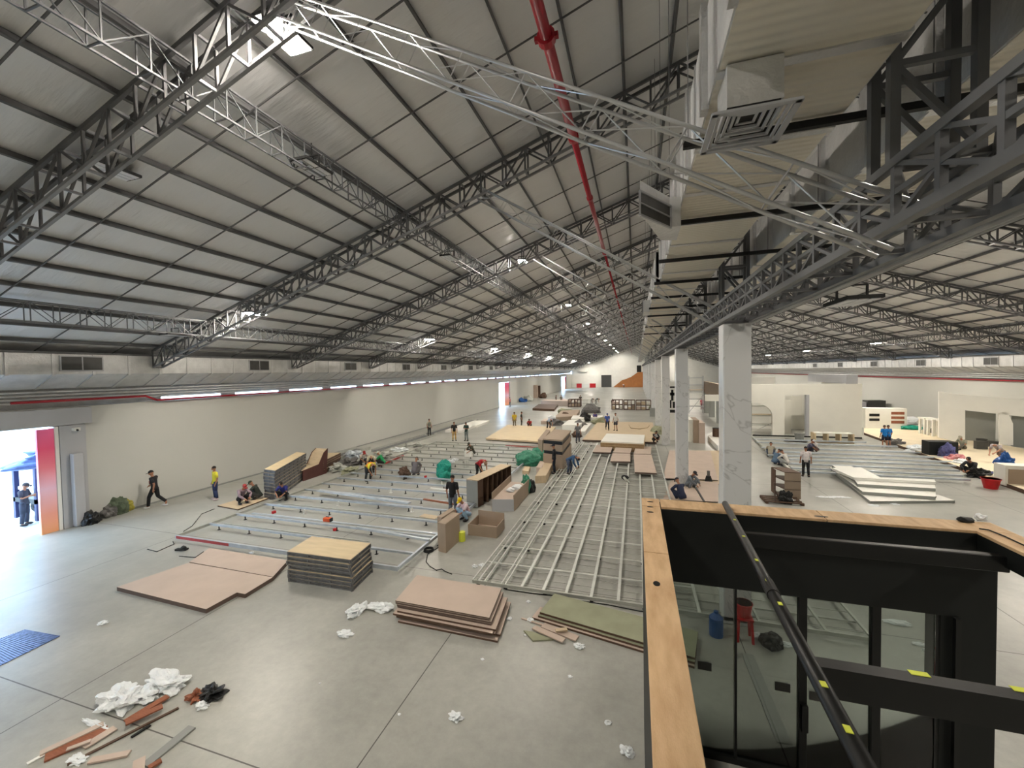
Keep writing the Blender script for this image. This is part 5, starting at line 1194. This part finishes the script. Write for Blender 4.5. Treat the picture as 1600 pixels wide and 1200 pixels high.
# arched left part: wall above the arch
zc = zz(1190, 650); zr = zz(1190, 627); prof = [(ax0 - 3.5, zl), (ax1, zl), (ax1, zc)]
cxm = ax1 - (ax1 - ax0); n = 8
for k in range(1, n + 1):
    t = k / n * math.pi / 2; prof.append((ax1 - (1 - math.cos(t)) * (ax1 - ax0), zc + (zr - zc) * math.sin(t)))
prof.append((ax0 - 3.5, zr))
MB().extr(prof, yw, yw + .3).build('arch_panel', M['cream'], r)
MB().b6(dx1 - .12, dx1 + .1, yw - .04, yw + .34, 0, zl).build('door_jamb', M['greypaint'], r)
MB().b6(x(1176), x(1347), yw - .05, yw, 0, .12).build('base_trim', M['black'], r)
MB().b6(dx0 - 1.5, dx1 + 1.5, yw + 5, yw + 5.2, 0, zt - .4).build('rear_wall', M['white'], r)
MB().b6(dx0 + .2, dx0 + 1.2, yw + 2.2, yw + 2.4, 0, 3.1).build('inner_panel', M['cream'], r)
MB().b6(dx0 + 1.5, dx0 + 2.4, yw + 3.2, yw + 3.4, 1.6, 3.4).build('inner_panel', M['cream'], r)
MB().b6(x(1347) - .3, x(1347), yw + .3, yw + 7, 0, zt).build('return_wall', M['cream'], r)
tag(MB().b6(atY(1174, 600, yw + 12).x, atY(1211, 600, yw + 12).x, yw + 12, yw + 12.2, 0, atY(1190, 589, yw + 12).z).build('tall_white_board', M['white'], loc=(14, yw + 12, 0)), 'bright white panel rising behind the white partition', 'panel', None, 'thing')
tag(MB().b6(atY(1305, 590, yw + 2).x, atY(1322, 590, yw + 2).x, yw - .0, yw + 8, zt - .02, atY(1310, 587, yw + 2).z + .1).build('hanging_vent_box', M['greypaint'], loc=(17, yw + 2, 5)), 'pale vent box hanging over the white partition', 'vent', None, 'thing')
# scaffold at the arch
def scaffold(px, py, w, h, lab, m='galvdark', levels=3, grp=None):
    p = P(px, py, 0); r = empty('scaffold_tower', tuple(p), lab, 'scaffold', grp)
    mb = MB()
    for dx in (0, w):
        for dy in (0, 1.0): mb.tube((p.x + dx, p.y + dy, 0), (p.x + dx, p.y + dy, h), .04, 6)
    for k in range(1, levels + 1):
        z = h * k / (levels + .3)
        for dy in (0, 1.0): mb.tube((p.x, p.y + dy, z), (p.x + w, p.y + dy, z), .035, 5)
        for dx in (0, w): mb.tube((p.x + dx, p.y, z), (p.x + dx, p.y + 1, z), .035, 5)
    mb.tube((p.x, p.y, .2), (p.x + w, p.y, h * .5), .03, 5)
    mb.build('tube_frame', M[m], r)
    MB().b6(p.x, p.x + w, p.y + .1, p.y + .9, h * .62, h * .62 + .06).build('plank_deck', M['ply'], r)
scaffold(1174, 679, 2.3, 2.9, 'grey tube scaffold standing in the white arch')
scaffold(1077, 646, 1.8, 5.2, 'tall pale scaffold far behind the column row', 'steel_light', 5)
# left of it: stacked boxes between columns
r = empty('brown_booth_shell', tuple(P(1112, 650, 0)), 'brown and grey half-built booth behind the nearest column', 'booth')
A = P(1103, 645, 0); B = P(1126, 662, 0)
MB().bar(A + Vector((0, 0, 3.6)), B + Vector((0, 0, 3.6)), .5, 1.6).build('header_panel', M['carton'], r)
for t in (0.02, .45, .95):
    q = A.lerp(B, t); MB().box((q.x, q.y, 1.5), (.6, .6, 3.0)).build('pillar', M['grey_panel'], r)
for i, (x_, y_, h_, m_, l) in enumerate(((1081, 691, 1.9, 'cream', 'pale end of upright boards between columns'), (1088, 692, 1.9, 'carton', 'brown upright board stack between the columns'), (1097, 693, 1.7, 'mdf', 'pinkish upright board stack between the columns'))):
    p = P(x_, y_, 0); tag(MB().b6(p.x - .22, p.x + .22, p.y, p.y + 2.2, 0, h_).build('upright_board_stack', M[m_], loc=(p.x, p.y, 0)), l, 'board stack', None, 'thing')
board('white_tray', [P(x_, y_, .4) for x_, y_ in ((1106, 681), (1122, 697), (1130, 690), (1112, 675))], 0, .4, M['white'], 'white long box lying between the first columns', 'box')
r = empty('round_drum', tuple(P(1119, 682, .4)), 'dark round drum on the white long box by column', 'drum'); q = P(1119, 682, .4)
MB().tube((q.x, q.y, .4), (q.x, q.y, 1.1), .28, 14).build('drum_body', M['darkwood'], r); MB().tube((q.x, q.y, 1.1), (q.x, q.y, 1.13), .3, 14).build('rim', M['rubber'], r)
# low cream bench frame in front of the partition
A = P(1274, 692, 0); B = P(1334, 694, 0); r = empty('low_bench_frame', tuple(A), 'low open cream wooden bench frame before the white partition', 'bench')
d = (B - A).normalized(); L = (B - A).length; D_ = Vector((0, .8, 0))
MB().bar(A + Vector((0, .4, .8)), B + Vector((0, .4, .8)), .8, .05).build('top_panel', M['cream'], r)
MB().bar(A + Vector((0, 0, .05)), B + Vector((0, 0, .05)), .06, .08).build('bottom_rail', M['ply'], r)
for k in range(4):
    q = A + d * (L * k / 3); MB().b6(q.x - .05, q.x + .05, q.y, q.y + .8, 0, .78).build('leg', M['plyyellow'], r)
tag(MB().bar(P(1226, 687, .1), P(1261, 690, .1), .7, .12).build('grey_trolley_base', M['grille']), 'dark grey flat trolley before white doorway', 'trolley', None, 'thing')
p = P(1249, 687, .2); tag(MB().tube((p.x, p.y, .2), (p.x, p.y, .75), .3, 12, .36).build('grey_tub', M['grey_panel'], loc=(p.x, p.y, .2)), 'grey tub standing on the flat trolley', 'tub', None, 'thing')
# white boards stack, centre right floor
g = 'white boards stacked on the right floor'
Wp = M['white']
def wb(pts, z0, z1, lab): return board('white_wall_board', [P(x_, y_, z1) for x_, y_ in pts], z0, z1, Wp, lab, 'board', g, M['grey_panel'])
wb([(1298, 734), (1352, 777), (1360, 783), (1492, 782), (1466, 773), (1404, 772), (1340, 745)], .0, .12, 'lowest white board with cut ends, nearest camera in stack')
wb([(1296, 730), (1348, 768), (1462, 776), (1462, 768), (1360, 755), (1320, 732)], .14, .28, 'white board second from bottom in right floor stack')
wb([(1300, 727), (1334, 748), (1340, 756), (1462, 763), (1460, 754), (1372, 752), (1330, 728)], .30, .44, 'white board third from bottom in right floor stack')
r = empty('white_wall_board', tuple(P(1380, 745, .46)), 'topmost white board tapering right in the right floor stack', 'board', g)
MB().prism([P(x_, y_, .58) for x_, y_ in ((1300, 731), (1334, 746), (1462, 753), (1460, 749), (1376, 746), (1345, 730))], .46, .58).build('board_panel', Wp, r)
for (a, b) in (((1372, 770), (1420, 773)), ((1436, 774), (1462, 776))):
    tag(MB().bar(P(*a, .2), P(*b, .2), .1, .1).build('dark_batten', M['darkwood']), 'dark batten lying on the white boards at %s' % ('left' if a[0] < 1400 else 'right'), 'batten', None, 'thing')
# brown shelf box and wood frame near the booth rim
f = [P(1213, 773, 0), P(1221, 786, 0), P(1243, 783, 0)]; f.append(f[0] + f[2] - f[1]); f = [(v.x, v.y) for v in f]
p = P(1228, 780, 0); r = empty('small_shelf_box', (p.x, p.y, 0), 'small brown open cabinet standing behind the booth rim', 'cabinet')
MB().b6(p.x - .05, p.x + .60, p.y, p.y + .03, 0.05, 1.25).build('side_panel', M['carton'], r)
MB().b6(p.x - .3, p.x - .27, p.y + .5, p.y + 1.1, 0.05, 1.25).build('side_panel', M['darkwood'], r)
for z in (.05, .45, .85, 1.25): MB().prism([(p.x - .05, p.y), (p.x + .6, p.y), (p.x + .4, p.y + 1.0), (p.x - .3, p.y + 1.0)], z, z + .03).build('shelf', M['darkwood'], r)
p = P(1212, 784, 0); r = empty('wooden_pallet', (p.x, p.y, 0), 'rough wooden pallet with upright stick behind the booth rim', 'pallet')
for k in range(4): MB().b6(p.x - .5, p.x + 1.0, p.y - .4 + .28 * k, p.y - .28 + .28 * k, .08, .12).build('slat', M['darkwood'], r)
MB().b6(p.x - .5, p.x - .4, p.y - .4, p.y + .6, 0, .08).b6(p.x + .9, p.x + 1.0, p.y - .4, p.y + .6, 0, .08).build('bearer', M['darkwood'], r)
MB().bar((p.x - .1, p.y - .3, .1), (p.x - .15, p.y - .3, .95), .05).bar((p.x - .15, p.y - .3, .7), (p.x + .15, p.y - .1, .12), .04).build('upright_stick', M['mdfedge'], r)
lump(1227, 786, (.25, .2, .35), 'rubber', 'black power tool heap at the shelf box foot', 'tool', 'tool_heap', 131)
lump(1236, 785, (.18, .15, .12), 'white_plastic', 'white rag beside the black tool heap', 'rag', 'rag', 132)
M['dullblue'] = mat('dull_violet_blue', (84, 86, 132), .7, 0, .2, 5)
M['pinkcloth'] = mat('red_white_cloth', (206, 150, 150), .8, 0, .1, 3, rgb2=(150, 40, 60))
# right clutter: black crate, blue bag, clothes, red bucket, box
p = P(1464, 716, .0); tag(MB().box((p.x + .3, p.y + .3, .55), (1.5, .8, 1.1), .0).build('dark_crate', M['blackgreen'], loc=(p.x, p.y, 0), bevel=.02), 'dark green crate at the right end of joists', 'crate', None, 'thing')
for i, (x_, y_, r_, m_, l, c_) in enumerate(((1438, 708, (.9, .5, .4), 'white_plastic', 'white plastic heap left of the dark crate', 'plastic'), (1480, 718, (.4, .4, .6), 'dullblue', 'blue bag right of the dark crate', 'bag'), (1492, 722, (.5, .35, .3), 'pinkcloth', 'red and white clothes heap beside blue bag', 'clothes'),
        (1500, 728, (.5, .4, .3), 'white_plastic', 'white clothes heap before the black squatting person', 'clothes'), (1528, 746, (.45, .35, .35), 'black', 'black bag by the red bucket', 'bag'), (1546, 745, (.5, .25, .2), 'dullblue', 'dark blue cloth pile behind red bucket', 'cloth'), (1400, 697, (.5, .4, .35), 'grey_cloth', 'grey bag right of the blue pair', 'bag'),
        (1570, 734, (.35, .3, .5), 'bluep', 'blue jacket hanging on the pale box corner', 'jacket'))):
    trash(x_, y_, 0 if i != 7 else .6, r_, M[m_], l, c_, c_ + '_heap', 140 + i, None, .6)
p = P(1548, 763, 0); r = empty('red_bucket', (p.x, p.y, 0), 'round red bucket on the right floor', 'bucket')
MB().tube((p.x, p.y, 0), (p.x, p.y, .5), .24, 20, .34).build('bucket_body', M['redp'], r, smooth=False); MB().tube((p.x, p.y, .47), (p.x, p.y, .5), .36, 20).build('rim', M['redp'], r)
f = [P(1572, 762, 0), P(1650, 776, 0)]; r = empty('pale_cabinet_box', tuple(f[0]), 'pale and brown sided cabinet cut by right picture edge', 'cabinet')
MB().b6(f[0].x + .1, f[0].x + 3.0, f[0].y, f[0].y + .05, .12, .92).build('front_panel', M['carton'], r)
MB().b6(f[0].x, f[0].x + 3.0, f[0].y + .05, f[0].y + .75, .08, 1.1).build('cabinet_body', M['cream'], r)
# white counter with openings, chairs, rear stuff
p = P(1352, 669, .2); r = empty('white_kitchen_cabinet', (p.x, p.y, .2), 'white low cabinet with dark openings by the partition end', 'cabinet')
MB().b6(p.x, p.x + 3.2, p.y, p.y + 1.2, .2, 2.1).build('cabinet_body', M['white'], r)
for k in range(2): MB().b6(p.x + .3, p.x + 1.1, p.y - .02, p.y, .9 + .45 * k, 1.15 + .45 * k).build('dark_opening', M['black'], r)
for k in range(3): MB().b6(p.x + 2.0, p.x + 3.0, p.y - .02, p.y, .7 + .42 * k, .95 + .42 * k).build('wood_drawer', M['redwood'], r)
pc = None
for i, (x_, y_) in enumerate(((1448, 678), (1461, 681), (1470, 682))):
    p = P(x_, y_, .2)
    if pc is None:
        pc = empty('white_stool_frame', (0, 0, .2), 'x', 'stool'); 
        for dx in (-.3, .3):
            for dy in (-.3, .3): MB().b6(dx - .07, dx + .07, dy - .07, dy + .07, .2, 1.5).build('leg', M['white'], pc)
        MB().b6(-.42, .42, -.42, .42, 1.5, 1.62).build('seat', M['white'], pc); o = pc
    else: o = copy_tree(pc)
    o.location = (p.x, p.y, .2); tag(o, 'tall white stool frame on pale deck, %s' % ['left one', 'middle one', 'right one'][i], 'stool', 'white stool frames on the pale deck')
for i, (x_, y_, r_, m_, l, c_) in enumerate(((1400, 668, (.7, .6, .6), 'redpaint', 'pinkish red bag heap on the pale deck', 'bag'), (1425, 671, (.8, .4, .25), 'teal_tarp', 'flat green bag on pale deck', 'bag'), (1412, 663, (1.5, .8, .6), 'white_plastic', 'pale plastic heap along the right wall', 'plastic'), (1480, 677, (1.2, .5, .35), 'grey_cloth', 'dark cloth lying left of white portal', 'cloth'))):
    trash(x_, y_, .2, r_, M[m_], l, c_, c_ + '_heap', 160 + i, None, .6)
p = P(1420, 652, .2); p.x = 23.8
for i, (dx, w_, h_, m_, l) in enumerate(((-1.4, 2.2, 2.1, 'white', 'white carton block against right wall, left'), (1.0, 1.8, 1.7, 'greypaint', 'grey wrapped block against right wall, middle'), (2.9, 1.7, 1.9, 'grille', 'dark grey block against right wall, right'))):
    tag(MB().b6(p.x + dx - w_ / 2, p.x + dx + w_ / 2, p.y, p.y + 1.2, 0, .2 + h_).build('stored_block', M[m_], loc=(p.x + dx, p.y, 0)), l, 'block', None, 'thing')
# white portal structure at far right
A = P(1494, 690, .2); yp = A.y; xx = lambda q, w=640: atY(q, w, yp).x; zv = lambda q, w: atY(q, w, yp).z
r = empty('white_portal', (A.x, yp, .2), 'white portal wall with two grey openings at far right', 'portal')
zt2 = zv(1500, 617)
dirv = Vector((1, -.42, 0)).normalized()       # the portal front turns towards the camera
def pp_(px, py):                                # point of the portal's plane seen at that photo position
    q = ray(px, py); o = Vector((A.x, A.y, 0)); nrm = Vector((-dirv.y, dirv.x, 0)); t = (o - Vector((0, 0, EYE))).dot(nrm) / q.dot(nrm); return Vector((0, 0, EYE)) + q * t
def slab(name, pts, m, th=.35):
    q = [pp_(*p_) for p_ in pts]; nrm = Vector((-dirv.y, dirv.x, 0)); n = len(q)
    vs = q + [v + nrm * th for v in q]
    for v in vs: v.z = max(v.z, .2)
    return MB().add(vs, [tuple(range(n))[::-1], tuple(range(n, 2 * n))] + [(i, (i + 1) % n, n + (i + 1) % n, n + i)for i in range(n)]).build(name, m, r)
slab('portal_post', [(1494, 690), (1494, 616), (1508, 617), (1508, 692)], M['white'])
slab('portal_header', [(1508, 617), (1600, 624), (1680, 630), (1680, 660), (1561, 647), (1508, 641)], M['white'])
slab('portal_post', [(1562, 712), (1561, 645), (1574, 643), (1583, 662), (1583, 709)], M['white'])
q0 = pp_(1508, 690); q1 = pp_(1562, 712)
nrm = Vector((-dirv.y, dirv.x, 0))
MB().add([q0 + nrm * 1.2, q1 + nrm * 1.2, Vector((q1.x, q1.y, zt2 - .7)) + nrm * 1.2, Vector((q0.x, q0.y, zt2 - .7)) + nrm * 1.2], [(0, 1, 2, 3)]).add([q0 + nrm * 1.25, q1 + nrm * 1.25, Vector((q1.x, q1.y, zt2 - .7)) + nrm * 1.25, Vector((q0.x, q0.y, zt2 - .7)) + nrm * 1.25], [(3, 2, 1, 0)]).build('grey_back_panel', M['grey_panel'], r)
q0 = pp_(1583, 709); q1 = pp_(1680, 730)
MB().add([q0 + nrm * .6, q1 + nrm * .6, Vector((q1.x, q1.y, zt2 - .7)) + nrm * .6, Vector((q0.x, q0.y, zt2 - .5)) + nrm * .6], [(0, 1, 2, 3)]).build('grey_back_panel', M['grey_panel'], r)
slab('side_wall', [(1467, 684), (1467, 612), (1494, 616), (1494, 690)], M['white'], .3)
p = P(1535, 702, .2); tag(MB().b6(p.x - .3, p.x + .3, p.y, p.y + .3, .2, .75).build('grey_crate', M['grille'], loc=(p.x, p.y, .2)), 'small grey crate before the white portal', 'crate', None, 'thing')
for i, (x_, y_) in enumerate(((1534, 694), (1551, 698))):
    p = P(x_, y_, .2); tag(MB().tube((p.x, p.y, .2), (p.x, p.y, .6), .25, 10, .3).build('dark_bucket', M['grille'], loc=(p.x, p.y, .2)), 'dark bucket inside the portal opening, %s' % ('left' if i == 0 else 'right'), 'bucket', None, 'thing')
for i, (x_, y_, s) in enumerate(((1313, 777, .5), (1290, 777, .4), (1366, 790, .25), (1398, 788, .2), (1395, 762, .01))[:4]):
    trash(x_, y_, 0, (s, .15, .02), M['white_plastic'], 'flat pale scrap on the right floor, %s' % ORD[i], 'litter', 'flat_scrap', 180 + i, 'flat scraps on the right floor')
# ================================================================ black booth in the foreground
RZ = 4.0
r = empty('black_booth', (.1, 7.2, 0), 'black walled booth with plywood rim and glass panes below the camera', 'booth')
def ply_board(x0, x1, y0, y1, holes, nm='rim_board'):
    bm = MB().b6(x0, x1, y0, y1, RZ - .04, RZ); o = bm.build(nm, M['rimply'], r, bevel=.004)
    if holes:
        hm = MB()
        for hx, hy, a, b in holes:
            n = 14; pts = [(hx + a * math.cos(t), hy + b * math.sin(t)) for t in [i * 2 * math.pi / n for i in range(n)]]; hm.prism(pts, RZ - .05, RZ + .002)
        hm.build('bolt_hole', M['black'], o)
    return o
M['rimply'] = mat('stained_plywood_rim', (214, 182, 142), .6, 0, .12, 2.5, .15, 30, stretch=(4, 1, 1), rgb2=(186, 150, 112))
h1 = P(1026, 912, RZ)
ply_board(.07, .35, .4, 5.05, [])
ply_board(.07, .35, 5.065, 6.78, [(h1.x, h1.y, .035, .05)])
hs = [(P(1016, y_, RZ).x, P(1016, y_, RZ).y, .05, .025) for y_ in (784, 792, 800)]
ply_board(.07, .35, 6.795, 7.2, hs)
hq = P(1283, 807, RZ); hq2 = P(1517, 817, RZ)
ply_board(.365, 2.6, 6.80, 7.2, [(hq.x, hq.y, .09, .03)])
ply_board(2.61, 4.66, 6.80, 7.2, [])
ply_board(4.26, 4.66, 2.0, 6.79, [])
# header skirts
MB().b6(.37, 4.26, 6.78, 6.82, 2.82, RZ - .04).build('header_panel', M['blackgreen'], r)
MB().b6(.09, 4.64, 7.14, 7.18, 2.82, RZ - .04).build('outer_header_panel', M['blackgreen'], r)
MB().b6(.08, .12, .4, 7.18, .0, RZ - .04).build('side_panel', M['blackgreen'], r)
MB().b6(.31, .35, .4, 6.8, 2.82, RZ - .04).build('side_header_panel', M['blackgreen'], r)
MB().b6(4.26, 4.30, 2.0, 6.8, 3.72, RZ - .04).build('side_header_panel', M['blackgreen'], r)
MB().b6(4.60, 4.64, 2.0, 7.14, 3.72, RZ - .04).build('outer_side_header', M['blackgreen'], r)
MB().b6(3.92, 4.5, 6.825, 7.135, 0, RZ - .04).build('corner_wall', M['blackgreen'], r)
MB().b6(4.02, 4.08, 6.72, 6.78, .0, 2.82).build('door_stile', M['black'], r)
MB().b6(.35, 3.92, 6.84, 6.94, 0, .10).build('bottom_sill', M['black'], r)
MB().b6(.35, .5, 6.84, 6.94, .1, 2.82).build('mullion', M['black'], r)
mx_ = [.52, 1.44, 2.33, 3.22, 3.92]
for x_, w_ in zip(mx_[1:4], (.03, .10, .10)): MB().b6(x_ - w_ / 2, x_ + w_ / 2, 6.84, 6.94, .1, 2.82).build('mullion', M['black'], r)
for a_, b_ in zip(mx_[:-1], mx_[1:]):
    g_ = MB().b6(a_ + .02, b_ - .02, 6.885, 6.895, .1, 2.82).build('glass_pane', M['glass'], r)
for x_, y_ in ((1101, 1041), (1223, 1074), (1277, 1089), (1454, 1114)):
    q = atY(x_, y_, 6.86); MB().b6(q.x - .10, q.x + .10, 6.86, 6.875, q.z - .065, q.z + .065).build('dark_plate', M['grille'], r)  # small dark rectangles just in front of the glass panes
q = atY(1257, 1122, 6.82); MB().b6(q.x - .04, q.x + .04, 6.79, 6.84, q.z - .2, q.z + .2).build('door_handle', M['black'], r)
# black tubes across the booth
A = P(1161, 831, 3.86); B = P(1600, 873, 3.86)
tag(MB().bar((A.x, A.y, 3.76), (4.3, A.y, 3.76), .1, .2).build('roof_beam', M['black'], loc=(A.x, A.y, 3.76), bevel=.01), 'far black steel beam spanning the booth under its rim', 'beam', None, 'thing')
A = P(1270, 1025, 3.86); r2 = empty('roof_beam', (A.x, A.y, 3.86), 'near thick black steel beam spanning the booth', 'beam')
MB().bar((A.x, A.y - .06, 3.74), (4.3, A.y - .06, 3.74), .12, .24).build('beam_tube', M['black'], r2)
for x_, y_ in ((1432, 1048), (1592, 1073)):
    q = P(x_, y_, 3.862); MB().box((q.x, q.y - .03, 3.862), (.12, .05, .004)).build('yellow_tape', M['yellow_tape'], r2)
A = P(1133, 787, 4.06); c_ = CM @ Vector((1352 - 800, 1200 - 600, FPX)); c_ = c_ * (1.75 / FPX) + Vector((0, 0, EYE)); B = c_ + (c_ - A).normalized() * .5
r3 = empty('long_black_pole', tuple(A), 'long black pole with yellow tape marks rising towards the camera', 'pole')
MB().tube(A, B, .045, 16).build('pole_tube', M['black'], r3, smooth=True)
mb = MB()
MB().tube(A.lerp(B, .55), A.lerp(B, .60), .052, 16).build('sleeve_joint', M['rubber'], r3); 
for t in (.20, .33, .47, .56, .64, .815, .875):
    u = A.lerp(B, t); d_ = (B - A).normalized(); sv = d_.cross(Vector((0, 0, 1))).normalized(); up = sv.cross(d_)
    MB().bar(u + up * .046 + sv * .008, u + d_ * .05 + up * .046 + sv * .008, .03, .004, up=tuple(up)).build('tape_mark', M['yellow_tape'], r3)
# things seen through the glass
p = P(1119, 992, 0); r = empty('blue_water_jug', (p.x, p.y, 0), 'blue plastic jug on the floor behind booth glass', 'jug')
MB().tube((p.x, p.y, 0), (p.x, p.y, .42), .15, 16).tube((p.x, p.y, .42), (p.x, p.y, .52), .15, 16, .05).build('jug_body', M['bluep'], r); MB().tube((p.x, p.y, .52), (p.x, p.y, .57), .05, 10).build('cap', M['bluep'], r)
p = P(1162, 998, 0); r = empty('red_stool', (p.x, p.y, 0), 'red plastic stool behind the booth glass', 'stool')
for dx in (-.13, .13):
    for dy in (-.13, .13): MB().bar((p.x + dx * 1.2, p.y + dy * 1.2, 0), (p.x + dx, p.y + dy, .5), .05).build('leg', M['redp'], r)
MB().b6(p.x - .17, p.x + .17, p.y - .17, p.y + .17, .5, .54).build('seat', M['redp'], r)
q = (p.x, p.y); r = empty('red_bucket', (q[0], q[1], .54), 'red bucket standing on the red stool', 'bucket')
MB().tube((q[0], q[1], .545), (q[0], q[1], .85), .14, 18, .18).build('bucket_body', M['redp'], r); MB().tube((q[0], q[1], .83), (q[0], q[1], .85), .19, 18).build('rim', M['redp'], r)
trash(1205, 1010, 0, (.22, .2, .2), M['black'], 'black bag on floor behind the booth glass', 'bag', 'black_bag', 190, amp=.3)
trash(1184, 995, 0, (.14, .1, .06), M['white_plastic'], 'white rag between red stool and black bag', 'rag', 'rag', 191, amp=.6)
board('loose_board', [P(x_, y_, .02) for x_, y_ in ((1062, 990), (1088, 1003), (1092, 998), (1066, 983))], 0, .02, M['green_board'], 'small board offcut on floor behind the booth glass', 'board')
for i, (x_, y_, s) in enumerate(((1402, 974, .3), (1437, 1008, .16), (1450, 1018, .12), (1466, 1134, .3), (1228, 1008, .2))):
    trash(x_, y_, 0, (s, s * .4, .04), M['white_plastic'], 'pale plastic strip seen through booth glass, %s' % ['largest, near the header', 'small upper one', 'small lower one', 'bottom right one', 'beside black bag'][i], 'litter', 'plastic_strip', 200 + i, 'plastic strips seen through the glass')
tag(MB().bar(P(1168, 1022, .01), P(1226, 1162, .01), .22, .02).build('floor_channel', M['grey_panel']), 'pale strip on floor running toward camera behind glass', 'strip', None, 'thing')
lump(1388, 818 - 40, (.2, .2, .1), 'black', 'flat dark rag on floor behind rim', 'rag', 'dark_rag', 210) if False else None
q = P(1514, 818, RZ); tag(MB().blob((q.x, q.y + .05, RZ + .03), (.1, .06, .04), 7, .3).build('rubber_lump', M['black'], loc=(q.x, q.y, RZ)), 'black rubber lump on far right corner of rim', 'lump', None, 'thing')
q = P(1535, 814, RZ); tag(MB().blob((q.x, q.y + .03, RZ + .04), (.07, .05, .06), 9, 1.2).build('paper_scrap', M['white_plastic'], loc=(q.x, q.y, RZ)), 'small crumpled paper on far right corner of rim', 'litter', None, 'thing')
cpts = [P(x_, y_, RZ + .01) for x_, y_ in ((1530, 826), (1545, 828), (1570, 838), (1600, 852), (1640, 870))]
tag(MB().path(cpts, .008, 6).build('extension_lead', M['rubber']), 'black cord lying along right plywood rim', 'power cord', None, 'thing')
# white board with dark pictures seen between the second and third columns
a_, b_ = atY(1044, 596, 37.5), atY(1056, 650, 37.5)
r = empty('picture_board', ((a_.x + b_.x) / 2, 37.5, 0), 'narrow white board with dark picture shapes between second and third column', 'board')
MB().b6(a_.x, b_.x, 37.5, 37.6, 0, a_.z).build('board_panel', M['white'], r)
cx_ = (a_.x + b_.x) / 2; z1_ = atY(1050, 604, 37.5).z; z2_ = atY(1050, 617, 37.5).z; z3_ = atY(1050, 634, 37.5).z
mb = MB()
mb.prism([(cx_ - .22, 37.48), (cx_ + .22, 37.48), (cx_ + .22, 37.5), (cx_ - .22, 37.5)], z1_ - .12, z1_ + .02)
mb.b6(cx_ - .07, cx_ + .12, 37.48, 37.5, z2_ - .5, z2_ + .45).b6(cx_ - .16, cx_ + .2, 37.48, 37.5, z2_ - .05, z2_ + .2)
mb.b6(cx_ - .3, cx_ + .25, 37.48, 37.5, z3_ - .6, z3_ - .35).b6(cx_ - .3, cx_ - .05, 37.48, 37.5, z3_ - .2, z3_ + .5).b6(cx_ + .05, cx_ + .25, 37.48, 37.5, z3_ - .2, z3_ + .35)
mb.build('printed_pictures', M['black'], r)
